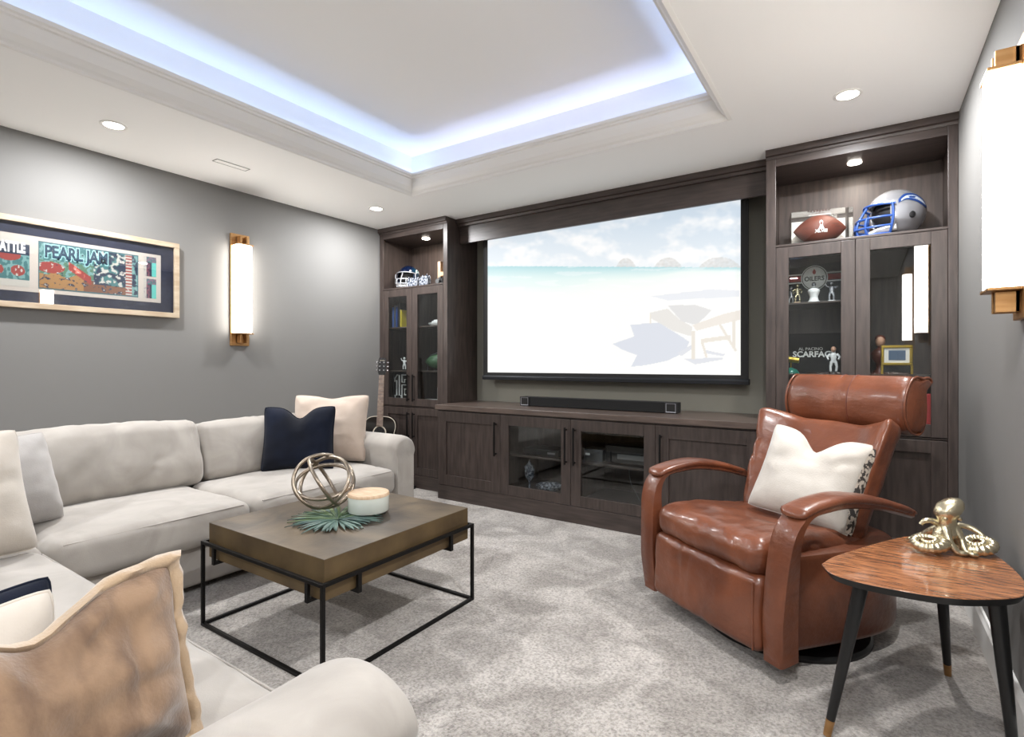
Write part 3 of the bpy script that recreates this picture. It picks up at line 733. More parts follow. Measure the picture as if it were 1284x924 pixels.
# seat cushions
SZ_ = 0.415
def seat(x0, x1, y0, y1, seed, front):
    o = cush('seat_cushion', x0, x1, y0, y1, 0.245, SZ_, 0.05, (0.006, 0.006, 0.028), seed, wr=0.008, ws=4, n=36, crease=(0.008, 4.0, 2.0, 1.0))
    e = 0.012
    if front == 'x': seam_tube(o, [(x1 - e, y0 + 0.05 + (y1 - y0 - 0.1) * i / 12, SZ_ - 0.012) for i in range(13)])
    else: seam_tube(o, [(x0 + 0.05 + (x1 - x0 - 0.1) * i / 12, y1 - e, SZ_ - 0.012) for i in range(13)])
seat(-3.46, -2.725, 0.735, 1.592, 1, 'x')
seat(-3.46, -2.725, 1.600, 2.640, 2, 'x')
seat(-3.46, -2.735, -0.02, 0.728, 3, 'x')
seat(-2.730, -1.815, -0.02, 0.715, 4, 'y')
seat(-1.810, -0.966, -0.02, 0.715, 5, 'y')
# back frame and back cushions
cush('back_frame', -3.90, -3.66, -0.22, 2.80, 0.25, 0.66, 0.06, (0, 0, 0.0), 6)
cush('back_frame', -3.66, -0.97, -0.24, -0.04, 0.25, 0.66, 0.06, (0, 0, 0.0), 7)
def bend(p):
    return p
cush('back_cushion', -3.68, -3.40, 0.62, 1.670, 0.39, 0.790, 0.065, (0.05, 0.0, 0.022), 8, (0, R(-13), 0), wr=0.014, ws=4.5, n=52, crease=(0.018, 1.5, 5.5, 2.0))
cush('back_cushion', -3.70, -3.44, 1.675, 2.63, 0.39, 0.765, 0.06, (0.04, 0.0, 0.012), 9, (0, R(-13), 0), wr=0.010, ws=4.5, n=52, crease=(0.018, 1.5, 5.5, 2.0))
cush('back_cushion', -3.66, -2.76, -0.04, 0.20, 0.39, 0.79, 0.09, (0.0, 0.04, 0.02), 10, (R(12), 0, 0), wr=0.012)
cush('back_cushion', -2.75, -1.84, -0.06, 0.16, 0.39, 0.78, 0.09, (0.0, 0.04, 0.02), 11, (R(12), 0, 0), wr=0.012)
cush('back_cushion', -1.83, -1.20, -0.10, 0.04, 0.40, 0.78, 0.07, (0.0, 0.01, 0.01), 12, (R(6), 0, 0), wr=0.012)
# arms with rolled tops
def arm(axis, a0, a1, b0, b1, ztop):
    prof = [(0.0, SB), (0.0, ztop - 0.10)]
    wd = b1 - b0; r = wd / 2 + 0.012
    pts = []
    for i in range(13):
        a = PI - PI * i / 12; pts.append((wd / 2 + r * math.cos(a), ztop - 0.085 + 0.085 * math.sin(a)))
    pr = [(0.0, SB)] + [(0.0, ztop - 0.12)] + pts + [(wd, ztop - 0.12), (wd, SB)]
    m = MB()
    K = 14; L = a1 - a0
    def ring(t_, s): return [((p - wd / 2) * s + wd / 2, SB + (q - SB) * (1 - (1 - s) * 0.5)) for p, q in pr], t_
    rings = []
    for i, (tt, s) in enumerate([(0, 0.90), (0.012, 0.955), (0.035, 0.985), (0.07, 1.0)] + [(0.07 + (L - 0.14) * k / 8, 1.0) for k in range(1, 8)] + [(L - 0.07, 1.0), (L - 0.035, 0.985), (L - 0.012, 0.955), (L, 0.90)]):
        rr, _ = ring(tt, s); rings.append([(p, q, a0 + tt) for p, q in rr])
    n_ = len(pr)
    vs = []; fs = []
    for rr in rings:
        for (p, q, d) in rr:
            w = 0.004 * nz3((p, q, d), 6, 3)
            vs.append(((d, b0 + p, q + w) if axis == 'x' else (b0 + p, d, q + w)))
    for i in range(len(rings) - 1):
        for j in range(n_): fs.append((i * n_ + j, i * n_ + (j + 1) % n_, (i + 1) * n_ + (j + 1) % n_, (i + 1) * n_ + j))
    fs.append(tuple(range(n_))[::-1]); fs.append(tuple((len(rings) - 1) * n_ + j for j in range(n_)))
    m.add(vs, fs)
    return m.build('arm', 'sofa_fabric', sofa, smooth=60)
arm('x', -3.88, -2.735, 2.645, 2.82, 0.635)
arm('y', -0.23, 0.740, -0.955, -0.705, 0.560)
for x, y in ((-2.85, 2.74), (-3.82, 2.74), (-3.82, -0.14), (-0.78, -0.14), (-0.78, 0.60), (-2.85, 0.60)):
    MB().lathe([(0.022, 0.0), (0.026, 0.036)], 16, (x, y, 0)).build('foot', 'black_satin', sofa, smooth=40)

# loose pillows
zs = 0.432
pillow('throw_pillow', 'navy velvet pillow leaning before the blush pillow', 'velvet_navy', 0.47, 0.44, 0.19, (-3.18, 2.165, zs - 0.004), 45, 14, 1, chop=0.075, rim=0.006, roll=0)
pillow('throw_pillow', 'large blush pillow standing in the sofa corner beside the guitar', 'cushion_blush', 0.56, 0.50, 0.20, (-3.27, 2.47, zs), 35, 14, 2, chop=0.018, rim=0.004, wr=0.018)
pillow('throw_pillow', 'grey pillow half hidden behind the cream pillow at left edge', 'cushion_grey', 0.46, 0.42, 0.19, (-3.03, 0.69, zs), 112, 18, 3, wr=0.010, rim=0.003)
pillow('throw_pillow', 'large cream pillow at the left edge of the view', 'cushion_cream', 0.54, 0.49, 0.20, (-2.62, 0.43, zs), 100, 20, 4, wr=0.010, rim=0.003)
pillow('throw_pillow', 'tan velvet pillow with wide ruffled edge in the near foreground', 'cushion_tan', 0.46, 0.330, 0.15, (-1.015, 0.275, zs + 0.018), 100, 12, 5, chop=0.05, flange=0.026, rim_mat='tan_edge', wr=0.024, n=44)
pillow('throw_pillow', 'low cream pillow hidden behind the tan foreground pillow', 'cushion_cream', 0.44, 0.312, 0.14, (-1.17, 0.150, zs - 0.006), 100, 14, 6, chop=0.02, rim=0.004)
pillow('throw_pillow', 'dark navy pillow of which only the tip shows behind tan pillow', 'velvet_navy', 0.42, 0.28, 0.13, (-1.38, 0.205, zs - 0.012), 98, 14, 7, chop=0.03, rim=0.004)

# ------------------------------------------------------------------ coffee table
ct = thing('coffee_table', 'square bronze block coffee table on thin black metal frame', 'table', (-2.0, 1.61, 0))
fx0, fx1, fy0, fy1 = -2.430, -1.585, 1.176, 2.044; s_ = 0.014
tx0, tx1, ty0, ty1 = -2.405, -1.606, 1.200, 2.022
b = Box('top', 'bronze_top', tx0, tx1, ty0, ty1, 0.4485, 0.450, ct, bevel=0)
Box('block', 'bronze_side', tx0, tx1, ty0, ty1, 0.300, 0.4485, ct, bevel=0.002)
for (x, y) in ((fx0, fy0), (fx1 - s_, fy0), (fx1 - s_, fy1 - s_), (fx0, fy1 - s_)): Box('leg', 'black_metal', x, x + s_, y, y + s_, 0.0, 0.372, ct, bevel=0.001)
for z0 in (0.0, 0.358):
    e = 0.0002
    for (a, b_, c_, d_) in ((fx0 + s_, fx1 - s_, fy0, fy0 + s_), (fx0 + s_, fx1 - s_, fy1 - s_, fy1), (fx0, fx0 + s_, fy0 + s_, fy1 - s_), (fx1 - s_, fx1, fy0 + s_, fy1 - s_)):
        Box('frame_rail', 'black_metal', a, b_, c_, d_, z0 + e, z0 + s_, ct, bevel=0.001)
# hanger hooks carrying the block
def hook(x, y, dx, dy):
    m = MB(); w = 0.009
    # vertical outside bar + foot under the block
    def bx(xa, xb, ya, yb, za, zb): m.box(min(xa, xb), max(xa, xb), min(ya, yb), max(ya, yb), za, zb)
    if dx: bx(x, x + dx * 0.012, y - w, y + w, 0.285, 0.358); bx(x, x - dx * 0.06, y - w, y + w, 0.285, 0.299)
    else: bx(x - w, x + w, y, y + dy * 0.012, 0.285, 0.358); bx(x - w, x + w, y, y - dy * 0.06, 0.285, 0.299)
    m.build('hook', 'black_metal', ct, bevel=0.001)
for y in (1.345, 1.88): hook(fx1 - s_ + 0.001, y, 1, 0); hook(fx0 + s_ - 0.001, y, -1, 0)
for x in (-2.33, -1.68): hook(x, fy0 + s_ - 0.001, 0, -1); hook(x, fy1 - s_ + 0.001, 0, 1)

TZ = 0.4502
# palm-leaf fan mat
t = thing('leaf_mat', 'green fan palm leaf mat lying on the coffee table', 'leaf mat', (-1.965, 1.535, TZ))
random.seed(5)
for i in range(72):
    a = R(-20 + 360 * i / 72 + random.uniform(-4, 4)); L = random.uniform(0.17, 0.225); wd = random.uniform(0.006, 0.010); dz = random.uniform(0, 0.006)
    d = Vector((math.cos(a), math.sin(a), 0)); n_ = Vector((-d.y, d.x, 0)); vs = []
    for k, (q, ww, zz) in enumerate(((0.02, 0.35, 0.004), (0.35, 0.8, 0.010), (0.7, 1.0, 0.010), (0.9, 0.55, 0.007), (1.0, 0.02, 0.004))):
        p = d * (L * q); z = zz + dz * q + 0.001
        vs += [tuple(p + n_ * (wd * ww) + Vector((0, 0, z))), tuple(p + Vector((0, 0, z - 0.003))), tuple(p - n_ * (wd * ww) + Vector((0, 0, z)))]
    fs = []
    for k in range(4): fs += [(k * 3, k * 3 + 1, k * 3 + 4, k * 3 + 3), (k * 3 + 1, k * 3 + 2, k * 3 + 5, k * 3 + 4)]
    MB().add(vs, fs).build('leaf', 'leaf_blue' if math.sin(a * 1.0 + 2.2) > 0.1 or i % 3 == 0 else 'leaf', t, local=True, smooth=80)
# candle jar
t = thing('candle_jar', 'round pale ceramic candle jar with wooden lid on coffee table', 'candle', (-1.935, 1.690, TZ + 0.012))
MB().lathe([(0.088, 0.0), (0.093, 0.005), (0.094, 0.070), (0.094, 0.074)], 40).build('bowl', 'ceramic', t, local=True, smooth=50)
MB().lathe([(0.0955, 0.074), (0.0955, 0.083), (0.092, 0.088), (0.0005, 0.089)], 40).build('lid', 'pale_wood', t, local=True, smooth=40)
# metal knot
t = thing('metal_knot', 'open knot of interlocking metal rings standing on coffee table', 'ornament', (-2.140, 1.600, TZ + 0.010))
for i, (ax, tilt, rr, cz) in enumerate(((10, 60, 0.138, 0.128), (72, 64, 0.142, 0.134), (140, 58, 0.140, 0.128), (40, 30, 0.132, 0.130))):
    M_ = Matrix.Translation((0, 0, cz)) @ Euler((R(tilt), 0, R(ax)), 'XYZ').to_matrix().to_4x4()
    MB().tube([(rr * math.cos(2 * PI * k / 48), rr * math.sin(2 * PI * k / 48) * 0.90, 0) for k in range(48)], 0.0088, 10, closed=True).xf(M_).build('ring', 'knot_metal', t, local=True, smooth=80)

# ------------------------------------------------------------------ leather recliner  (local: front -y, right +x)
rc = thing('recliner_chair', 'cognac brown leather swivel recliner with adjustable headrest', 'armchair', (-0.36, 2.62, 0), (0, 0, R(-33.5)))
MB().lathe([(0.335, 0.0), (0.335, 0.012), (0.325, 0.022), (0.06, 0.034), (0.055, 0.10), (0.0005, 0.10)], 48, (0.04, 0.04, 0)).build('swivel_base', 'black_satin', rc, local=True, smooth=40)
# body shell: plan outline with rounded back, bottom rising at the back
def plan(k, N):
    a = k / N
    pts = [(-0.335, -0.315), (-0.365, -0.10), (-0.385, 0.10), (-0.375, 0.25), (-0.31, 0.37), (-0.16, 0.43), (0, 0.445), (0.16, 0.43), (0.31, 0.37), (0.375, 0.25), (0.385, 0.10), (0.365, -0.10), (0.335, -0.315)]
    f = a * (len(pts) - 1); i = min(int(f), len(pts) - 2); u = f - i
    p0 = pts[max(i - 1, 0)]; p1 = pts[i]; p2 = pts[i + 1]; p3 = pts[min(i + 2, len(pts) - 1)]
    q = []
    for c_ in range(2): q.append(0.5 * (2 * p1[c_] + (p2[c_] - p0[c_]) * u + (2 * p0[c_] - 5 * p1[c_] + 4 * p2[c_] - p3[c_]) * u * u + (3 * p1[c_] - p0[c_] - 3 * p2[c_] + p3[c_]) * u ** 3))
    return q
N = 40; vs = []; lv = [(0.075, 0.955), (0.082, 0.985), (0.10, 1.0), (0.22, 1.0), (0.33, 0.995), (0.41, 0.985), (0.425, 0.96), (0.428, 0.90)]
for z, s in lv:
    for k in range(N + 1):
        x, y = plan(k, N); vs.append((x * s, y * (s if y > 0 else 1), z))
fs = []
for i in range(len(lv) - 1):
    for k in range(N): fs.append((i * (N + 1) + k, i * (N + 1) + k + 1, (i + 1) * (N + 1) + k + 1, (i + 1) * (N + 1) + k))
    fs.append((i * (N + 1) + N, i * (N + 1), (i + 1) * (N + 1), (i + 1) * (N + 1) + N))
fs.append(tuple(range(N, -1, -1))); fs.append(tuple((len(lv) - 1) * (N + 1) + k for k in range(N + 1)))
body = MB().add(vs, fs).build('body', 'leather', rc, local=True, smooth=50)
# leg-rest panel
lr = put(cushion_mb(0.62, 0.10, 0.285, 0.035, (0, 0.016, 0), 60, 0.006, 7, 21, None, (0.007, 17, 5, 2.0)), (0, -0.352, 0.215), (R(-3), 0, 0)).build('leg_rest', 'leather', rc, local=True, smooth=80, weld=True)
MB().tube([(0.285, -0.405, 0.09 + 0.25 * i / 8) for i in range(9)], 0.004, 6).build('welt', 'leather', lr, local=True, smooth=80)
# seat cushion
def seat_d(p):
    x, y, z = p
    if z > 0: z += -0.018 * math.exp(-((x) / 0.16) ** 2 - ((y - 0.05) / 0.2) ** 2) + 0.010 * (abs(x) / 0.3) ** 2 + 0.02 * (y < 0) * (-y / 0.3) ** 2 * 0
    return Vector((x, y, z - 0.045 * max(0, (y + 0.1) / 0.35)))
sc_ = put(cushion_mb(0.615, 0.62, 0.135, 0.058, (0.004, 0.012, 0.022), 60, 0.009, 7, 22, seat_d, (0.008, 10, 6, 6)), (0, -0.085, 0.418)).build('seat_cushion', 'leather', rc, local=True, smooth=80, weld=True)
MB().tube([(-0.27 + 0.54 * i / 14, -0.372 - 0.002 * math.sin(PI * i / 14), 0.458) for i in range(15)], 0.0035, 6).build('welt', 'leather', sc_, local=True, smooth=80)
# armrests: bent strap and pad
def catmull(pts, per=6):
    out = []; P_ = [Vector(p) for p in pts]
    for i in range(len(P_) - 1):
        p0 = P_[max(i - 1, 0)]; p1 = P_[i]; p2 = P_[i + 1]; p3 = P_[min(i + 2, len(P_) - 1)]
        for k in range(per):
            u = k / per; out.append(0.5 * (2 * p1 + (p2 - p0) * u + (2 * p0 - 5 * p1 + 4 * p2 - p3) * u * u + (3 * p1 - p0 - 3 * p2 + p3) * u ** 3))
    out.append(P_[-1]); return out
for sg in (-1, 1):
    cl = catmull([(0.350, -0.300, 0.075, 0.125)[:3], (0.360, -0.315, 0.22), (0.370, -0.325, 0.38), (0.380, -0.328, 0.50), (0.386, -0.315, 0.565), (0.39, -0.275, 0.605), (0.392, -0.20, 0.618), (0.395, -0.08, 0.622), (0.40, 0.10, 0.596), (0.405, 0.27, 0.550)])
    n_ = len(cl); vs = []; fs = []
    for i, p in enumerate(cl):
        a = cl[max(i - 1, 0)]; b_ = cl[min(i + 1, n_ - 1)]; tg = (b_ - a).normalized(); side = Vector((1, 0, 0)); nr = Vector((0, -tg.z, tg.y)).normalized()   # outward normal in y-z plane
        t_ = i / (n_ - 1)
        hw = 0.042 + 0.006 * math.sin(PI * t_); dep = 0.085 - 0.060 * min(1, max(0, t_ - 0.12) / 0.36)
        out = nr * -0.0
        for (sx, dd) in ((-1, 0.0), (-0.75, -0.008), (0.75, -0.008), (1, 0.0), (1, dep * 0.9), (0.8, dep), (-0.8, dep), (-1, dep * 0.9)):
            q = p + side * (sx * hw) - nr * dd * -1 * (1)
            q = p + side * (sx * hw) + nr * (-dd if False else dd)
            vs.append((sg * q.x, q.y, q.z))
    for i in range(n_ - 1):
        for j in range(8): fs.append((i * 8 + j, i * 8 + (j + 1) % 8, (i + 1) * 8 + (j + 1) % 8, (i + 1) * 8 + j))
    fs.append(tuple(range(8))[::-1]); fs.append(tuple((n_ - 1) * 8 + j for j in range(8)))
    MB().add(vs, fs).build('arm_frame', 'leather', rc, local=True, smooth=45)
    # soft pad on top
    pl = catmull([(0.386, -0.338, 0.602), (0.388, -0.29, 0.618), (0.39, -0.20, 0.634), (0.395, -0.08, 0.640), (0.40, 0.08, 0.616), (0.405, 0.20, 0.582), (0.41, 0.32, 0.545)])
    vs = []; fs = []; n_ = len(pl)
    for i, p in enumerate(pl):
        t_ = i / (n_ - 1); hw = 0.055 * (min(1, (t_ * 9 + 0.25)) ** 0.5) * (1 if t_ < 0.75 else 1 - 0.65 * ((t_ - 0.75) / 0.25) ** 2); th = 0.018 * min(1, t_ * 8 + 0.35) * min(1, (1 - t_) * 6 + 0.3)
        for k in range(14):
            a = 2 * PI * k / 14; ca_, sa_ = math.cos(a), math.sin(a)
            x = math.copysign(abs(ca_) ** 0.6, ca_) * hw; z = math.copysign(abs(sa_) ** 0.75, sa_) * th
            vs.append((sg * (p.x + x), p.y, p.z + z + 0.008))
    for i in range(n_ - 1):
        for j in range(14): fs.append((i * 14 + j, i * 14 + (j + 1) % 14, (i + 1) * 14 + (j + 1) % 14, (i + 1) * 14 + j))
    fs.append(tuple(range(14))[::-1]); fs.append(tuple((n_ - 1) * 14 + j for j in range(14)))
    MB().add(vs, fs).build('arm_pad', 'leather', rc, local=True, smooth=60)
# reclined backrest with forward wings
def back_d(p):
    x, y, z = p; k = abs(x) / 0.32
    y -= 0.130 * max(0, k - 0.35) ** 2 / 0.42 * (0.4 + 0.6 * (z + 0.28) / 0.56)
    x *= 0.88 + 0.16 * (z + 0.28) / 0.56
    return Vector((x, y, z))
bk = put(cushion_mb(0.64, 0.13, 0.56, 0.045, (0.0, 0.016, 0.004), 60, 0.010, 6, 23, back_d, (0.009, 8, 5, 9)), (0, 0.335, 0.610), (R(-29), 0, 0)).build('backrest', 'leather', rc, local=True, smooth=80, weld=True)
# headrest posts
for sx in (-0.155, 0.185):
    MB().tube([(sx, 0.452, 0.78), (sx, 0.515, 0.90)], 0.007, 10).build('headrest_post', 'chrome', rc, local=True, smooth=60)
MB().box(-0.17, 0.2, 0.495, 0.505, 0.838, 0.848).build('headrest_bar', 'black_metal', rc, local=True, bevel=0.002)
# headrest roll: section in y-z extruded over x
sec = [(0.030, 0.255), (-0.020, 0.262), (-0.055, 0.240), (-0.085, 0.190), (-0.095, 0.130), (-0.085, 0.070), (-0.055, 0.022), (-0.010, 0.002), (0.030, 0.010), (0.052, 0.050), (0.058, 0.110), (0.052, 0.165), (0.050, 0.205), (0.085, 0.238), (0.092, 0.250), (0.078, 0.262), (0.050, 0.262)]
scl = catmull([(a, b_, 0) for a, b_ in sec] + [(sec[0][0], sec[0][1], 0)], 4)[:-1]
ns = len(scl); vs = []; fs = []; KX = 40
for i in range(KX + 1):
    t_ = -1 + 2 * i / KX; x = 0.305 * t_; e = 1 - max(0, (abs(t_) - 0.88) / 0.12) ** 2 * 0.22
    groove = 0.006 * sum(math.exp(-((x - g) / 0.006) ** 2) for g in (-0.022, 0.035))
    for k, p in enumerate(scl):
        cy_, cz_ = 0.0, 0.13
        fr = 1 if p.x < 0.02 else 0
        yy = cy_ + (p.x - cy_) * e; zz = cz_ + (p.y - cz_) * (e if fr else 1 - (1 - e) * 0.5)
        wv = 0.005 * nz3((x, p.x, p.y), 9, 31)
        if fr: yy += groove - wv
        vs.append((x, yy, zz))
for i in range(KX):
    for j in range(ns): fs.append((i * ns + j, i * ns + (j + 1) % ns, (i + 1) * ns + (j + 1) % ns, (i + 1) * ns + j))
fs.append(tuple(range(ns))[::-1]); fs.append(tuple(KX * ns + j for j in range(ns)))
Mh = Matrix.Translation((0.0, 0.545, 0.832)) @ Euler((R(-4), 0, 0)).to_matrix().to_4x4()
hd = MB().add(vs, fs).xf(Mh).build('headrest', 'leather', rc, local=True, smooth=60)
for sg in (-1, 1):
    MB().tube([Mh @ Vector((sg * 0.296, p.x * 0.97, 0.13 + (p.y - 0.13) * 0.97)) for p in scl], 0.006, 6, closed=True).build('welt', 'leather', hd, local=True, smooth=80)
for gx_ in (-0.028, 0.036):
    MB().tube([Mh @ Vector((gx_, p.x + 0.0045, p.y)) for p in scl if p.x < 0.0], 0.0035, 6).build('seam', 'leather_dark', hd, local=True, smooth=80)
pillow('throw_pillow', 'cream linen pillow with patterned side band on the leather recliner', 'cushion_white', 0.43, 0.42, 0.17, (-0.262, 2.605, 0.462), -18, 26, 9, chop=0.085, rim=0.003, gusset='gusset', wr=0.013, roll=8)

# ------------------------------------------------------------------ side table and octopus
out = [(-0.114, 1.925), (-0.085, 2.02), (-0.02, 2.15), (0.06, 2.30), (0.14, 2.42), (0.22, 2.465), (0.30, 2.44), (0.350, 2.36), (0.375, 2.24), (0.385, 2.12), (0.378, 2.02), (0.345, 1.945), (0.27, 1.88), (0.187, 1.835), (0.08, 1.820), (-0.02, 1.825), (-0.085, 1.855)]
oc = catmull([(a, b_, 0) for a, b_ in out] + [(out[0][0], out[0][1], 0)], 5)[:-1]
ctr = Vector((sum(p.x for p in oc) / len(oc), sum(p.y for p in oc) / len(oc), 0))
st = thing('side_table', 'rounded triangular walnut side table on three black legs', 'table', (ctr.x, ctr.y, 0))
def slab(z0, z1, s0, s1): 
    n_ = len(oc); m = MB()
    vs = [tuple(ctr + (p - ctr) * s0 + Vector((0, 0, z0))) for p in oc] + [tuple(ctr + (p - ctr) * s1 + Vector((0, 0, z1))) for p in oc]
    m.add(vs, [tuple(range(n_))[::-1], tuple(range(n_, 2 * n_))] + [(i, (i + 1) % n_, (i + 1) % n_ + n_, i + n_) for i in range(n_)]); return m
slab(0.519, 0.521, 0.997, 0.992).build('top', 'walnut', st)
slab(0.497, 0.519, 0.955, 1.0).build('underside', 'side_black', st, smooth=30)
for (ax, ay, bx_, by_) in ((-0.005, 1.945, -0.098, 1.905), (0.215, 2.36, 0.255, 2.52), (0.305, 1.98, 0.352, 2.02)):
    a = Vector((ax, ay, 0.498)); b_ = Vector((bx_, by_, 0.0)); k = a.lerp(b_, 0.90)
    MB().tube([a, a.lerp(b_, 0.3), k], [0.021, 0.0185, 0.0125], 16).build('leg', 'side_black', st, smooth=50)
    MB().tube([k, b_], [0.0128, 0.0110], 16).build('ferrule', 'brass', st, smooth=50)
# octopus
TZ2 = 0.5212
oc_t = thing('octopus_sculpture', 'gold metallic octopus sculpture standing on the walnut side table', 'sculpture', (0.228, 2.30, TZ2), (0, 0, R(33.7)))
m = MB()
hp = [(0.0005, 0.172), (0.016, 0.171), (0.031, 0.163), (0.039, 0.148), (0.039, 0.134), (0.032, 0.120), (0.025, 0.108), (0.024, 0.090), (0.030, 0.066), (0.034, 0.05), (0.02, 0.036), (0.0005, 0.034)]
m.lathe(hp, 22)
m.v = [(x * 1.12 + (0.006 if z > 0.11 else 0), y * 0.95 - 0.004, z + 0.012 * x / 0.03) for x, y, z in m.v]
m.build('head', 'gold', oc_t, local=True, smooth=80)
for sx in (-0.022, 0.026): MB().ball((sx, -0.024, 0.112), 0.007, 10, 6).build('eye', 'gold', oc_t, local=True, smooth=80)
def spiral(c0, r0, r1, turns, a0, sg, tilt, z0, rz, start):
    pts = [start]
    K = int(26 * turns)
    for i in range(K + 1):
        q = i / K; a = a0 + sg * 2 * PI * turns * q; r_ = r0 + (r1 - r0) * q
        pts.append((c0[0] + r_ * math.cos(a), c0[1] + r_ * math.sin(a) * 0.95, z0 + rz * (r_ / r0) * math.sin(a + tilt) + 0.012 * q))
    return pts
def tentacle(pts, r0, r1):
    pts = catmull(pts, 3); n_ = len(pts)
    rr = [r0 + (r1 - r0) * (i / (n_ - 1)) for i in range(n_)]
    for i in range(n_): rr[i] *= 1 + 0.10 * math.sin(i * 1.5)
    tnt = MB().tube(pts, rr, 10).build('tentacle', 'gold', oc_t, local=True, smooth=80)
    return tnt
tentacle(spiral((-0.080, -0.02), 0.050, 0.013, 1.6, R(20), -1, R(60), 0.030, 0.012, (-0.015, -0.005, 0.075)), 0.0185, 0.006)
tentacle(spiral((0.080, -0.03), 0.050, 0.013, 1.6, R(160), 1, R(60), 0.028, 0.012, (0.018, -0.008, 0.075)), 0.0185, 0.006)
tentacle([(-0.015, -0.015, 0.08), (-0.022, -0.038, 0.045), (-0.012, -0.055, 0.016), (0.004, -0.068, 0.012), (0.012, -0.058, 0.010)], 0.014, 0.006)
tentacle([(0.015, -0.015, 0.08), (0.024, -0.034, 0.045), (0.020, -0.052, 0.016), (0.026, -0.072, 0.011), (0.038, -0.078, 0.009)], 0.014, 0.006)
tentacle([(-0.012, 0.01, 0.085), (-0.040, 0.015, 0.095), (-0.058, 0.020, 0.092), (-0.066, 0.025, 0.080)], 0.012, 0.007)
tentacle([(0.018, 0.012, 0.07), (0.045, 0.03, 0.055), (0.075, 0.035, 0.072), (0.105, 0.015, 0.066), (0.122, -0.02, 0.040), (0.126, -0.045, 0.014)], 0.013, 0.006)
tentacle([(-0.01, 0.02, 0.07), (-0.03, 0.06, 0.035), (-0.055, 0.08, 0.014), (-0.075, 0.075, 0.010)], 0.013, 0.006)
tentacle([(0.01, 0.02, 0.07), (0.02, 0.06, 0.035), (0.035, 0.085, 0.014), (0.055, 0.09, 0.010)], 0.013, 0.006)

# ------------------------------------------------------------------ guitar on its stand
gx, gy = -3.655, 3.315
gt = thing('acoustic_guitar', 'black acoustic guitar with pale fretboard standing behind the sofa arm', 'guitar', (gx, gy, 0.185), (R(-4), R(1.5), R(36)))
half = [(0.0, 0.0), (0.09, 0.004), (0.155, 0.04), (0.188, 0.11), (0.178, 0.19), (0.140, 0.25), (0.122, 0.29), (0.132, 0.35), (0.140, 0.40), (0.126, 0.45), (0.085, 0.48), (0.03, 0.488), (0.0, 0.488)]
hc = catmull([(a, b_, 0) for a, b_ in half], 4)
outl = [(p.x, p.y) for p in hc] + [(-p.x, p.y) for p in hc[-2:0:-1]]
MB().prism(outl, -0.05, 0.05, lambda a, b_, d: (a, d, b_)).build('body', 'guitar_black', gt, local=True, bevel=0.002)
MB().tube([(a, -0.050, b_) for a, b_ in outl], 0.0035, 6, closed=True).build('binding', 'binding', gt, local=True, smooth=80)
MB().lathe([(0.060, -0.0512), (0.060, -0.0525), (0.050, -0.0525), (0.050, -0.0512)], 32, (0, 0, 0.345), 'y').build('rosette', 'binding', gt, local=True)
MB().lathe([(0.050, -0.0512), (0.050, -0.0515), (0.0005, -0.0515)], 32, (0, 0, 0.345), 'y').build('sound_hole', 'black_pad', gt, local=True)
MB().box(-0.07, 0.07, -0.062, -0.05, 0.165, 0.19).build('bridge', 'black_satin', gt, local=True, bevel=0.002)
MB().prism([(-0.028, 0.40), (0.028, 0.40), (0.022, 0.86), (-0.022, 0.86)], -0.062, -0.052, lambda a, b_, d: (a, d, b_)).build('fretboard', 'fret_wood', gt, local=True)
MB().prism([(-0.022, 0.47), (0.022, 0.47), (0.020, 0.87), (-0.020, 0.87)], -0.052, -0.030, lambda a, b_, d: (a, d, b_)).build('neck', 'guitar_black', gt, local=True, bevel=0.004)
for i in range(18):
    z = 0.86 - 0.46 * (1 - 2 ** (-(i + 1) / 12)) / (1 - 2 ** (-19 / 12)); MB().box(-0.024, 0.024, -0.0635, -0.062, z - 0.001, z + 0.001).build('fret', 'chrome', gt, local=True)
MB().prism([(-0.026, 0.86), (0.026, 0.86), (0.036, 0.89), (0.034, 1.00), (0.026, 1.02), (0.010, 1.012), (0.0, 1.026), (-0.010, 1.012), (-0.026, 1.02), (-0.034, 1.00), (-0.036, 0.89)], -0.058, -0.040, lambda a, b_, d: (a, d, b_)).build('headstock', 'guitar_black', gt, local=True, bevel=0.002)
MB().tube([(-0.022 + 0.044 * i / 12, -0.059, 0.992 + 0.003 * math.sin(i * 1.6)) for i in range(13)], 0.0016, 5).build('script_mark', 'binding', gt, local=True)
for sg in (-1, 1):
    for z in (0.905, 0.94, 0.975):
        tp = MB().lathe([(0.006, -0.068), (0.006, -0.058)], 10, (sg * 0.018, 0, z), 'y').build('tuning_peg', 'chrome', gt, local=True, smooth=60)
        MB().ball((sg * 0.050, -0.047, z), (0.010, 0.006, 0.008), 10, 6).build('peg_button', 'chrome', tp, local=True, smooth=80)
for i in range(6):
    x = -0.0175 + 0.007 * i; MB().tube([(x * 1.3, -0.066, 0.178), (x, -0.066, 0.865)], 0.0006, 4).build('string', 'chrome', gt, local=True)
t = thing('guitar_stand', 'low black tripod guitar stand behind the sofa arm', 'stand', (gx, gy, 0), (0, 0, R(36)))
MB().tube([(0, 0.10, 0.16), (0, 0.115, 0.50)], 0.009, 10).build('post', 'black_satin', t, local=True)
for a in (-150, -30, 90):
    MB().tube([(0, 0.10, 0.17), (0.17 * math.cos(R(a)), 0.10 + 0.17 * math.sin(R(a)), 0.008)], 0.008, 10).build('leg', 'black_satin', t, local=True)
for sx in (-0.07, 0.07): MB().tube([(0, 0.10, 0.17), (sx, 0.07, 0.172), (sx, -0.07, 0.172), (sx, -0.082, 0.20)], 0.008, 10).build('cradle_arm', 'black_satin', t, local=True)
t = Box('floor_box', 'black_satin', -3.50, -3.44, 3.53, 3.565, 0.0, 0.028, bevel=0.003)
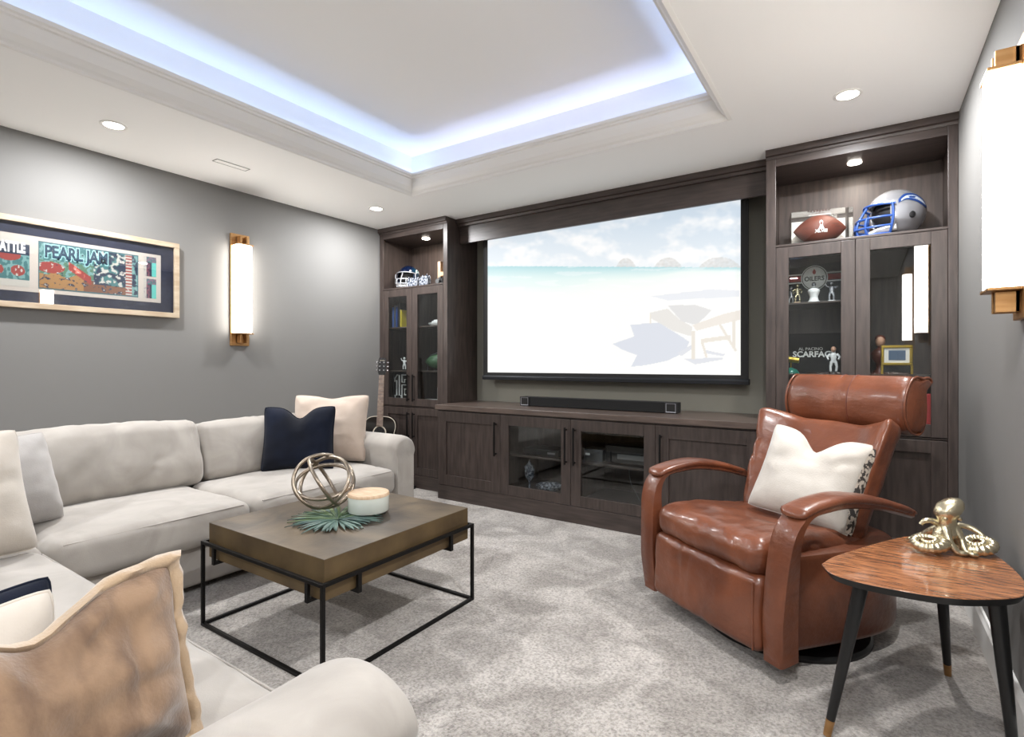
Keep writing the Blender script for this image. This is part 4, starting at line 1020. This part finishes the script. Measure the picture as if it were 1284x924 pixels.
tag(t, 'small black box lying on the carpet at foot of left cabinet', 'box')

# ------------------------------------------------------------------ shelf contents
def helmet(name, label, loc, yaw, s, shell, mask, pad='black_pad', logo=None):
    t = thing(name, label, 'helmet', loc, (0, 0, R(yaw)), 'football helmets on display')
    ex, ey, ez = 0.112, 0.135, 0.125; cz = 0.135
    nu, nv = 40, 30; vs = []; keep = set()
    for i in range(nu):
        for j in range(nv + 1):
            th = 2 * PI * i / nu; ph = -0.42 * PI + (0.92 * PI) * j / nv
            x = ex * math.cos(ph) * math.sin(th); y = -ey * math.cos(ph) * math.cos(th); z = ez * math.sin(ph)
            if z < -0.06: x *= 0.95
            vs.append((x * s, y * s, (z + cz) * s))
    fs = []
    for i in range(nu):
        for j in range(nv):
            th = 2 * PI * (i + 0.5) / nu; ph = -0.42 * PI + (0.92 * PI) * (j + 0.5) / nv
            fth = min(th, 2 * PI - th); z = math.sin(ph)
            if z < 0.32 and fth < R(50) + (0.25 - z) * 0.12: continue
            if z < -0.86: continue
            fs.append((i * (nv + 1) + j, ((i + 1) % nu) * (nv + 1) + j, ((i + 1) % nu) * (nv + 1) + j + 1, i * (nv + 1) + j + 1))
    o = MB().add(vs, fs).build('shell', shell, t, local=True, smooth=60)
    sd = o.modifiers.new('solid', 'SOLIDIFY'); sd.thickness = 0.008 * s; sd.offset = -1
    m = MB(); m.ball((0, 0.01 * s, cz * s), (0.095 * s, 0.112 * s, 0.103 * s), 20, 12); m.build('padding', pad, t, local=True, smooth=80)
    for sg in (-1, 1):
        MB().ball((sg * 0.108 * s, 0.015 * s, 0.105 * s), (0.006 * s, 0.016 * s, 0.018 * s), 10, 6).build('ear_hole', 'black_pad', t, local=True, smooth=80)
    bars = []
    def arc(z, w, f, lift=0.0, n=11): return [(w * math.sin(R(q)) * s, -(f * math.cos(R(q)) + 0.02) * s, (z + lift * math.cos(R(q))) * s) for q in [-70 + 140 * i / (n - 1) for i in range(n)]]
    r_ = 0.0062 * s
    bars.append(arc(0.105, 0.118, 0.165, -0.005)); bars.append(arc(0.060, 0.112, 0.175, -0.008)); bars.append(arc(0.020, 0.090, 0.165, 0.0)); bars.append(arc(0.160, 0.112, 0.125, 0.014))
    for sx in (-0.05, 0.05): bars.append([(sx * s, -0.170 * s, 0.102 * s), (sx * s, -0.178 * s, 0.055 * s), (sx * 0.9 * s, -0.165 * s, 0.02 * s)])
    bars.append([(0, -0.140 * s, 0.172 * s), (0, -0.182 * s, 0.10 * s), (0, -0.193 * s, 0.055 * s), (0, -0.184 * s, 0.02 * s)])
    for sx in (-1, 1): bars.append([(sx * 0.108 * s, -0.078 * s, 0.165 * s), (sx * 0.111 * s, -0.076 * s, 0.105 * s), (sx * 0.105 * s, -0.080 * s, 0.055 * s), (sx * 0.084 * s, -0.076 * s, 0.02 * s)])
    m = MB()
    for b_ in bars: m.tube(catmull(b_, 2), r_, 7)
    m.build('face_mask', mask, t, local=True, smooth=80)
    MB().tube([(-0.09 * s, -0.05 * s, 0.05 * s), (-0.05 * s, -0.115 * s, 0.035 * s), (0, -0.125 * s, 0.03 * s), (0.05 * s, -0.115 * s, 0.035 * s), (0.09 * s, -0.05 * s, 0.05 * s)], 0.016 * s, 8).build('chin_strap', 'white_plastic', t, local=True, smooth=80)
    if logo:
        for sg in (-1, 1):
            def proj(y, z):
                k = max(0.02, 1 - (y / ey) ** 2 - ((z - cz) / ez) ** 2); return (sg * ex * math.sqrt(k) * s * 1.012 + sg * 0.001, y * s, z * s)
            def strip(nm, up, lo, mm):
                n_ = 16; U = catmull([(a, b_, 0) for a, b_ in up], 5); L_ = catmull([(a, b_, 0) for a, b_ in lo], 5); vs = []; fs = []
                for i in range(len(U)):
                    for q in (0, 0.33, 0.67, 1.0):
                        p = U[i].lerp(L_[i], q); vs.append(proj(p.x, p.y))
                for i in range(len(U) - 1):
                    for q in range(3): fs.append((i * 4 + q, i * 4 + q + 1, (i + 1) * 4 + q + 1, (i + 1) * 4 + q))
                MB().add(vs, fs).build(nm, mm, t, local=True, smooth=80)
            strip('emblem', [(-0.045, 0.185), (-0.01, 0.215), (0.04, 0.215), (0.08, 0.190), (0.108, 0.155)], [(-0.048, 0.165), (-0.015, 0.180), (0.035, 0.170), (0.075, 0.150), (0.108, 0.140)], logo[0])
            strip('emblem', [(-0.034, 0.183), (-0.005, 0.203), (0.035, 0.205), (0.07, 0.186), (0.095, 0.160)], [(-0.036, 0.174), (-0.01, 0.189), (0.032, 0.184), (0.068, 0.168), (0.095, 0.155)], logo[1])
            strip('emblem', [(0.0, 0.200), (0.02, 0.202), (0.04, 0.198)], [(0.005, 0.190), (0.02, 0.188), (0.035, 0.190)], logo[0])
    return t
ZR = 1.8725; 
helmet('football_helmet', 'silver football helmet with blue face mask on right cabinet shelf', (0.150, 3.82, ZR), -62, 1.12, 'silver', 'blue_mask', logo=('blue_logo', 'pale_logo'))
helmet('football_helmet', 'dark navy football helmet on the left cabinet top shelf', (-3.765, 3.80, ZR), 20, 0.95, 'navy_shell', 'silver', logo=('pale_logo', 'teal'))
# football in an acrylic case
def football(t, c, L, rad, m, yaw=0, nm='ball', laces=True):
    prof = []
    for i in range(25):
        q = -1 + 2 * i / 24; prof.append((max(0.0006, rad * (1 - abs(q) ** 1.95) ** 0.9), q * L / 2))
    M_ = Matrix.Translation(c) @ Matrix.Rotation(R(yaw), 4, 'Z')
    b = MB().lathe(prof, 28, (0, 0, 0), 'x').xf(M_).build(nm, m, t, local=True, smooth=80)
    if laces:
        mm = MB(); mm.tube([(-0.06, -0.018, rad * 0.985 + 0.001), (0.06, -0.018, rad * 0.985 + 0.001)], 0.0028, 6)
        for k in range(8): x = -0.056 + 0.016 * k; mm.tube([(x, -0.034, rad * 0.93), (x, -0.018, rad * 0.985 + 0.002), (x, -0.002, rad * 0.999 + 0.002)], 0.0028, 6)
        mm.xf(M_).build('laces', 'white_plastic', b, local=True, smooth=80)
    return b
t = thing('football', 'brown leather football with silver trophy print inside clear case', 'football', (-0.235, 3.79, ZR + 0.012), (0, 0, R(10)))
fb = football(t, (0, 0, 0.094), 0.288, 0.092, 'football')
MB().lathe([(0.05, 0.0), (0.05, 0.004), (0.03, 0.014)], 20).build('cradle', 'black_satin', t, local=True)
# silver trophy print and numerals on the ball
def onball(mb, lift=0.0012):
    res = []
    for x, y, z in mb.v:
        q = min(0.98, abs(x / 0.144)); rad = 0.092 * (1 - q ** 1.95) ** 0.9; zz = z - 0.094
        res.append((x, -math.sqrt(max(1e-6, rad * rad - min(zz * zz, rad * rad * 0.98))) - lift, z))
    mb.v = res; return mb
tr = MB(); 
pts = [(0.0, 0.138), (0.008, 0.132), (0.010, 0.122), (0.006, 0.112), (0.010, 0.095), (0.020, 0.075), (0.020, 0.066), (-0.020, 0.066), (-0.020, 0.075), (-0.010, 0.095), (-0.006, 0.112), (-0.010, 0.122), (-0.008, 0.132)]
tr.add([(a, 0, b_) for a, b_ in pts] + [(0, 0, 0.095)], [(i, (i + 1) % 13, 13) for i in range(13)])
onball(tr).build('trophy_print', 'letter_white', fb, local=True)
onball(text_mb('XLVIII', 0.026, 0, 0.001).xf(face_front(0, 0, 0.070)), 0.002).build('lettering', 'letter_white', fb, local=True)
for k_, (xa, za) in enumerate(((-0.095, 0.098), (0.060, 0.112), (0.075, 0.096))):
    q_ = MB(); q_.v = [(xa + 0.034 * i / 12, 0, za + 0.004 * math.sin(i * 1.9 + k_)) for i in range(13)]; onball(q_, 0.0008)
    MB().tube(q_.v, 0.0009, 5).build('signature', 'black_satin', fb, local=True)
t = thing('display_case', 'clear acrylic display case around the football on right cabinet shelf', 'display case', (-0.235, 3.79, ZR), (0, 0, R(10)))
MB().box(-0.165, 0.165, -0.10, 0.10, 0.0, 0.010).build('base', 'black_satin', t, local=True, bevel=0.002)
for nm, a in (('wall_panel', (-0.163, 0.163, -0.098, -0.095, 0.010, 0.205)), ('wall_panel', (-0.163, 0.163, 0.095, 0.098, 0.010, 0.205)), ('wall_panel', (-0.163, -0.160, -0.095, 0.095, 0.010, 0.205)), ('wall_panel', (0.160, 0.163, -0.095, 0.095, 0.010, 0.205)), ('lid_panel', (-0.163, 0.163, -0.098, 0.098, 0.205, 0.208))):
    MB().box(*a).build(nm, 'clear_acrylic', t, local=True)
MB().box(-0.150, 0.150, 0.090, 0.094, 0.012, 0.19).build('backing_card', 'paper_white', t, local=True)

# right cabinet, left door, upper shelf: oval hockey plaque and small trophies
z1 = 1.5225
t = thing('hockey_plaque', 'dark banner plaque with oval hockey club emblem inside right cabinet', 'plaque', (-0.272, 3.93, z1))
Box('board', 'black_satin', -0.43, -0.11, 3.93, 3.945, z1, z1 + 0.27, t)
for (za, zb, mm) in ((z1 + 0.205, z1 + 0.213, 'letter_white'), (z1 + 0.165, z1 + 0.200, 'letter_red'), (z1 + 0.152, z1 + 0.160, 'letter_white')): Box('stripe', mm, -0.43, -0.11, 3.927, 3.93, za, zb, t, bevel=0)
def ell(cx, cz, a, b_, y0, y1, nm, mm): MB().prism([(cx + a * math.cos(2 * PI * i / 36), cz + b_ * math.sin(2 * PI * i / 36)) for i in range(36)], y0, y1, lambda p, q, d: (p, d, q)).build(nm, mm, t)
ez = z1 + 0.180
ell(-0.272, ez, 0.076, 0.080, 3.918, 3.927, 'emblem', 'letter_white'); ell(-0.272, ez, 0.070, 0.074, 3.916, 3.918, 'emblem', 'black_satin'); ell(-0.272, ez, 0.066, 0.070, 3.914, 3.916, 'emblem', 'letter_white')
text_mb('OILERS', 0.040, 0.0008, 0.001, xscale=0.9).xf(face_front(-0.272, 3.913, ez - 0.006)).build('lettering', 'black_satin', t)
MB().add([(-0.272, 3.913, ez + 0.058), (-0.262, 3.913, ez + 0.040), (-0.265, 3.913, ez + 0.026), (-0.272, 3.913, ez + 0.022), (-0.279, 3.913, ez + 0.026), (-0.282, 3.913, ez + 0.040)], [(0, 1, 2, 3, 4, 5)]).build('drop_emblem', 'letter_red', t)
def figurine(label, loc, h, yaw, m, pose=0, base='white_plastic', group=None, dark=None):
    t = thing('figurine', label, 'figurine', loc, (0, 0, R(yaw)), group)
    s = h / 0.14
    MB().lathe([(0.026 * s, 0), (0.026 * s, 0.008 * s), (0.022 * s, 0.012 * s)], 18).build('base', base, t, local=True, smooth=40)
    b = MB()
    b.tube([(-0.012 * s, 0, 0.012 * s), (-0.013 * s, -0.003 * s, 0.035 * s), (-0.008 * s, 0, 0.062 * s)], [0.006 * s, 0.006 * s, 0.009 * s], 8)
    b.tube([(0.012 * s, 0, 0.012 * s), (0.015 * s, -0.004 * s, 0.036 * s), (0.008 * s, 0, 0.062 * s)], [0.006 * s, 0.006 * s, 0.009 * s], 8)
    b.tube([(0, 0, 0.056 * s), (0, 0, 0.075 * s), (0, 0, 0.098 * s), (0, 0, 0.108 * s)], [0.013 * s, 0.013 * s, 0.017 * s, 0.006 * s], 10, flat=0.8)
    if pose == 0: arms = [[(-0.015, 0, 0.1), (-0.028, -0.004, 0.086), (-0.022, -0.014, 0.072)], [(0.015, 0, 0.1), (0.028, -0.004, 0.086), (0.022, -0.014, 0.072)]]
    else: arms = [[(-0.015, 0, 0.1), (-0.030, -0.004, 0.108), (-0.034, -0.008, 0.128)], [(0.015, 0, 0.1), (0.030, -0.006, 0.09), (0.040, -0.012, 0.098)]]
    for a in arms: b.tube([tuple(c_ * s for c_ in p) for p in a], [0.006 * s, 0.005 * s, 0.004 * s], 8)
    b.build('body', m, t, local=True, smooth=80)
    MB().ball((0, 0, 0.124 * s), (0.012 * s, 0.013 * s, 0.015 * s), 12, 8).build('head', dark or m, t, local=True, smooth=80)
    return t
G_ = 'small figures in the right cabinet'
figurine('small silver figurine at the left end of the upper glass shelf', (-0.392, 3.79, z1), 0.12, 0, 'silver', 1, group=G_)
figurine('gilt figurine on cream base left of the white torso trophy', (-0.352, 3.74, z1), 0.13, 10, 'gold', 0, 'pale_wood', group=G_)
t = thing('trophy', 'white torso-shaped trophy on the shelf below the oval emblem', 'trophy', (-0.262, 3.74, z1))
MB().lathe([(0.034, 0), (0.034, 0.01), (0.026, 0.016), (0.022, 0.040), (0.030, 0.062), (0.034, 0.078), (0.024, 0.088), (0.008, 0.094), (0.008, 0.104)], 20).build('torso', 'white_plastic', t, local=True, smooth=60)
MB().ball((0, 0, 0.115), (0.012, 0.013, 0.015), 12, 8).build('head', 'silver', t, local=True, smooth=80)
figurine('silver action figurine at the right end of the upper glass shelf', (-0.168, 3.74, z1), 0.13, -20, 'silver', 1, group=G_)
# lower shelf: boxed film set, white-suited figurine, little lamp
z2 = 1.0905
t = thing('film_box', 'black film box with white lettering inside the right cabinet', 'box', (-0.275, 3.84, z2))
Box('carton', 'black_cloth', -0.425, -0.125, 3.82, 3.88, z2, z2 + 0.25, t)
text_mb('SCARFACE', 0.050, 0.0006, 0.0016, xscale=0.98).xf(face_front(-0.268, 3.819, z2 + 0.118)).build('lettering', 'letter_white', t)
text_mb('AL PACINO', 0.026, 0.0006, 0.0, xscale=1.0).xf(face_front(-0.285, 3.819, z2 + 0.152)).build('lettering', 'letter_white', t)
figurine('white-suited figurine standing before the black film box', (-0.158, 3.73, z2), 0.165, 0, 'white_plastic', 0, 'black_satin', dark='skin_paint')
t = thing('desk_lamp', 'miniature gold and teal lamp beside the black film box', 'lamp', (-0.385, 3.72, z2))
MB().lathe([(0.045, 0), (0.044, 0.008), (0.034, 0.022), (0.014, 0.032), (0.006, 0.036)], 24).build('base', 'teal', t, local=True, smooth=60)
MB().tube([(0, 0, 0.034), (0, 0, 0.085)], 0.004, 10).build('stem', 'gold_plain', t, local=True)
MB().tube([(-0.045, 0, 0.092), (0.045, 0, 0.080)], [0.020, 0.018], 14).build('shade', 'gold_plain', t, local=True, smooth=60)
# right door: gilt framed photo, bust
t = thing('gilt_photo_frame', 'gilt framed photo plaque behind the right glass door', 'picture frame', (0.150, 3.74, z2), (0, 0, R(8)))
for a in ((-0.075, 0.075, 0.150, 0.165), (-0.075, 0.075, 0.050, 0.065), (-0.075, -0.060, 0.065, 0.150), (0.060, 0.075, 0.065, 0.150)): MB().box(a[0], a[1], -0.010, 0.004, a[2], a[3]).build('frame_bar', 'gold_plain', t, local=True, bevel=0.003)
MB().box(-0.060, 0.060, -0.002, 0.002, 0.065, 0.150).build('mount', 'paper_white', t, local=True)
MB().box(-0.038, 0.042, -0.0035, -0.002, 0.080, 0.136).build('photo', 'photo_blue', t, local=True)
for x in (-0.070, 0.070): MB().box(x - 0.006, x + 0.006, -0.010, 0.004, 0.0, 0.05).build('leg', 'gold_plain', t, local=True, bevel=0.001)
MB().box(-0.064, 0.064, -0.004, 0.002, 0.010, 0.042).build('name_plate', 'black_satin', t, local=True)
t = thing('bust', 'small painted bust behind the gilt framed photo', 'bust', (0.075, 3.83, z2))
MB().lathe([(0.04, 0), (0.04, 0.012), (0.02, 0.03), (0.022, 0.06), (0.045, 0.09), (0.048, 0.125), (0.030, 0.145), (0.014, 0.152), (0.014, 0.165)], 20).build('torso', 'leather_dark', t, local=True, smooth=60)
MB().ball((0, 0, 0.192), (0.026, 0.028, 0.034), 14, 10).build('head', 'skin_paint', t, local=True, smooth=80)
MB().ball((0, 0.006, 0.203), (0.028, 0.028, 0.028), 14, 10).build('hair', 'leather_dark', t, local=True, smooth=80)
t = thing('red_binder', 'red folder standing behind right glass door beside headrest', 'folder', (0.285, 3.72, 0.7755))
Box('cover', 'red_item', 0.262, 0.310, 3.66, 3.665, 0.7755, 0.985, t); Box('cover', 'red_item', 0.262, 0.310, 3.695, 3.70, 0.7755, 0.985, t); Box('pages', 'paper_white', 0.264, 0.306, 3.665, 3.695, 0.777, 0.98, t)
t = thing('crystal_bowl', 'small crystal bowl at the foot of left door, right cabinet', 'bowl', (-0.36, 3.72, 0.7755))
MB().lathe([(0.03, 0), (0.032, 0.006), (0.052, 0.05), (0.055, 0.075), (0.051, 0.075), (0.046, 0.05), (0.024, 0.012), (0.0005, 0.010)], 20).build('bowl', 'crystal', t, local=True, smooth=30)

# left cabinet top shelf: cut-crystal blocks, wooden letters
for i, (x, y, w_, h_, yw) in enumerate(((-3.575, 3.67, 0.11, 0.105, 10), (-3.425, 3.67, 0.115, 0.12, -6))):
    t = thing('crystal_block', ['faceted crystal block beside the navy helmet', 'faceted crystal block in front of the wooden letter'][i], 'ornament', (x, y, ZR), (0, 0, R(yw)), 'crystal blocks')
    m = MB(); random.seed(20 + i)
    for a in range(4):
        for b_ in range(2):
            xx = -w_ / 2 + w_ * (a + 0.5) / 4; yy = -0.03 + 0.06 * (b_ + 0.5) / 2; hh = h_ * random.uniform(0.75, 1.0); r_ = w_ / 8
            m.lathe([(r_, 0.012), (r_ * 1.1, hh * 0.6), (r_ * 0.8, hh * 0.85), (0.0006, hh)], 6, (xx, yy, 0))
    m.build('facets', 'crystal', t, local=True); MB().box(-w_ / 2, w_ / 2, -0.034, 0.034, 0, 0.012).build('base', 'crystal', t, local=True, bevel=0.002)
t = thing('wooden_letter', 'pale wooden letter standing on the left cabinet top shelf', 'letter', (-3.335, 3.86, ZR))
text_mb('H', 0.34, 0.018, 0.004, xscale=0.85).xf(face_front(0, 0, 0.125)).build('letter', 'pale_wood', t, local=True, bevel=0)
MB().box(-0.10, 0.10, -0.025, 0.025, 0.0, 0.018).build('base', 'pale_wood', t, local=True, bevel=0.002)
t = thing('small_ornament', 'small dark ornament standing before the wooden letter', 'ornament', (-3.245, 3.68, ZR))
MB().box(-0.045, 0.045, -0.02, 0.02, 0.0, 0.06).build('body', 'black_satin', t, local=True, bevel=0.004)
MB().lathe([(0.022, -0.045), (0.022, -0.02)], 20, (0, 0, 0.03), 'y').build('lens', 'steel_grey', t, local=True, smooth=40)
MB().box(-0.015, 0.015, -0.015, 0.015, 0.06, 0.075).build('viewfinder', 'steel_grey', t, local=True, bevel=0.002)
# books
zb = 1.5025; bx_ = -3.86
for i, (wd, hh, mm, lab) in enumerate(((0.022, 0.20, 'blue_item', 'slim blue book at the left end of the cabinet shelf'), (0.026, 0.215, 'steel_grey', 'grey book second from the left on cabinet shelf'), (0.020, 0.20, 'blue_logo', 'dark blue book third from the left on cabinet shelf'), (0.034, 0.24, 'black_satin', 'tall black book between blue and yellow books'), (0.018, 0.17, 'yellow_item', 'short yellow book at right end of the book row'))):
    t = thing('book', lab, 'book', (bx_ + wd / 2, 3.74, zb), group='books in the left cabinet')
    MB().box(-wd / 2, -wd / 2 + 0.003, -0.07, 0.07, 0, hh).box(wd / 2 - 0.003, wd / 2, -0.07, 0.07, 0, hh).box(-wd / 2 + 0.003, wd / 2 - 0.003, -0.07, -0.066, 0, hh).build('cover', mm, t, local=True)
    MB().box(-wd / 2 + 0.003, wd / 2 - 0.003, -0.066, 0.066, 0.003, hh - 0.004).build('pages', 'paper_white', t, local=True)
    bx_ += wd + 0.0015
t = thing('white_dish', 'white dish with folded rim beside the yellow book', 'dish', (-3.645, 3.74, zb))
MB().lathe([(0.035, 0), (0.04, 0.004), (0.06, 0.03), (0.066, 0.06), (0.062, 0.06), (0.054, 0.03), (0.03, 0.01), (0.0005, 0.008)], 24).build('bowl', 'white_plastic', t, local=True, smooth=50)
t = thing('white_ornament', 'long low white ornament behind right door of left cabinet', 'ornament', (-3.33, 3.74, zb))
MB().grid(lambda a, b_: ((a - 0.5) * 0.22, (0.035 * (1 - (2 * abs(a - 0.45)) ** 2 * 0.9)) * math.cos(PI * b_), 0.034 - 0.03 * math.sin(PI * b_) * (1 - (2 * abs(a - 0.5)) ** 2 * 0.6)), 14, 9).build('hull', 'white_plastic', t, local=True, smooth=60)
MB().box(-0.09, 0.08, -0.014, 0.014, 0.0, 0.010).box(-0.06, 0.03, -0.018, 0.018, 0.030, 0.048).box(-0.04, 0.01, -0.014, 0.014, 0.048, 0.060).build('cabin', 'white_plastic', t, local=True, bevel=0.002)
zc1 = 1.0855
figurine('white leaping sports figurine above the number twelve plaque', (-3.765, 3.74, zc1), 0.13, 20, 'white_plastic', 1, 'black_satin')
t = thing('football', 'green football on stand behind the right door of left cabinet', 'football', (-3.37, 3.78, zc1))
gb = football(t, (0, 0, 0.085), 0.26, 0.068, 'green_ball', 20, laces=False)
MB().lathe([(0.0006, 0.018), (0.03, 0.022), (0.055, 0.045), (0.0695, 0.080), (0.0695, 0.083)], 28, (0, 0, 0)).build('green_panel', 'green_ball', t, local=True, smooth=60)
MB().lathe([(0.035, 0), (0.035, 0.004), (0.022, 0.02)], 20).build('stand', 'black_satin', t, local=True)
MB().tube([(-0.125, 0, 0.0), (-0.122, 0, 0.09), (-0.09, 0, 0.145), (0, 0, 0.168), (0.09, 0, 0.145), (0.122, 0, 0.09), (0.125, 0, 0.0)], 0.004, 8).build('hoop', 'silver', t, local=True, smooth=80)
t = thing('jersey_plaque', 'black plaque with white outlined number 12 in left cabinet', 'plaque', (-3.77, 3.70, 0.7755))
Box('board', 'black_cloth', -3.895, -3.645, 3.715, 3.73, 0.7755, 1.07, t)
D1 = [(0.06, 0), (0.56, 0), (0.56, .15), (0.42, .15), (0.42, 1), (.24, 1), (0.04, .86), (0.04, .72), (.2, .78), (.2, .15), (0.06, .15)]
D2 = [(0, 1), (.62, 1), (.62, .42), (.22, .42), (.22, .18), (.62, .18), (.62, 0), (0, 0), (0, .59), (.40, .59), (.40, .82), (.22, .82), (.22, .70), (0, .70)]
for D, x0_ in ((D1, -3.872), (D2, -3.768)):
    MB().tube([(x0_ + a * 0.16, 3.711, 0.805 + b_ * 0.235) for a, b_ in D], 0.0065, 6, closed=True).build('number_outline', 'letter_white', t)
t = thing('white_box', 'white box with upright card at bottom of right door, left cabinet', 'box', (-3.36, 3.72, 0.7755))
Box('tray', 'white_plastic', -3.48, -3.19, 3.66, 3.78, 0.7755, 0.815, t); Box('card', 'white_plastic', -3.275, -3.265, 3.67, 3.76, 0.815, 0.93, t); Box('card', 'white_plastic', -3.265, -3.20, 3.75, 3.76, 0.815, 0.93, t)

# console contents
zs1 = 0.4365
t = thing('media_player', 'flat black media player on the shelf behind left glazed door', 'media player', (-2.08, 3.62, zs1))
Box('case', 'black_satin', -2.24, -1.93, 3.52, 3.72, zs1 + 0.006, zs1 + 0.052, t); Box('display', 'plate_silver', -2.02, -1.955, 3.516, 3.52, zs1 + 0.022, zs1 + 0.036, t, bevel=0)
for x in (-2.21, -1.96): Box('foot', 'black_satin', x - 0.012, x + 0.012, 3.54, 3.56, zs1, zs1 + 0.006, t, bevel=0)
t = thing('glass_goblet', 'tall cut-glass goblet on the bottom behind left glazed door', 'goblet', (-2.245, 3.62, 0.1405))
MB().lathe([(0.035, 0), (0.034, 0.004), (0.008, 0.012), (0.007, 0.06), (0.012, 0.07), (0.034, 0.10), (0.042, 0.15), (0.040, 0.185), (0.022, 0.20), (0.012, 0.215), (0.004, 0.235), (0.0006, 0.24)], 22).build('goblet', 'crystal', t, local=True, smooth=30)
t = thing('crystal_dish', 'low sparkling crystal dish beside the tall goblet', 'dish', (-2.06, 3.62, 0.1405))
MB().lathe([(0.05, 0), (0.055, 0.006), (0.10, 0.04), (0.11, 0.058), (0.10, 0.055), (0.05, 0.012), (0.0006, 0.010)], 26).build('dish', 'crystal', t, local=True, smooth=20)
random.seed(9)
for i in range(9): MB().ball((random.uniform(-0.055, 0.055), random.uniform(-0.05, 0.05), 0.032), 0.018, 6, 4).build('glass_bead', 'crystal', t, local=True)
t = thing('media_box', 'grey box-shaped device on shelf behind right glazed door', 'device', (-1.66, 3.62, zs1))
Box('case', 'steel_grey', -1.735, -1.585, 3.56, 3.70, zs1, zs1 + 0.085, t); Box('badge', 'letter_white', -1.72, -1.685, 3.557, 3.56, zs1 + 0.04, zs1 + 0.055, t, bevel=0)
t = thing('av_receiver', 'wide black audio receiver behind the right glazed door', 'receiver', (-1.37, 3.66, zs1))
Box('case', 'black_satin', -1.56, -1.165, 3.56, 3.80, zs1 + 0.008, zs1 + 0.125, t, bevel=0.003); Box('display', 'steel_grey', -1.47, -1.27, 3.556, 3.56, zs1 + 0.035, zs1 + 0.070, t, bevel=0)
MB().lathe([(0.022, -0.018), (0.022, 0.0)], 20, (-1.20, 3.56, zs1 + 0.085), 'y').build('knob', 'steel_grey', t, smooth=40)
for x in (-1.52, -1.21): MB().lathe([(0.014, 0), (0.014, 0.008)], 12, (x, 3.60, zs1)).build('foot', 'black_satin', t)
t = thing('remote_control', 'silver remote control on the bottom behind right glazed door', 'remote', (-1.24, 3.60, 0.1405), (0, 0, R(60)))
MB().box(-0.022, 0.022, -0.08, 0.08, 0, 0.016).build('case', 'plate_silver', t, local=True, bevel=0.005)
for i in range(5): MB().lathe([(0.006, 0.016), (0.006, 0.019)], 10, (0, -0.05 + 0.024 * i, 0)).build('button', 'black_satin', t, local=True)
t = MB().tube(catmull([(-1.47, 3.80, 0.415), (-1.475, 3.80, 0.33), (-1.45, 3.78, 0.25), (-1.40, 3.74, 0.20), (-1.36, 3.72, 0.148)], 5), 0.003, 6).build('cable', 'steel_grey', smooth=80)
tag(t, 'thin grey cable hanging below the shelf behind right glazed door', 'cable')
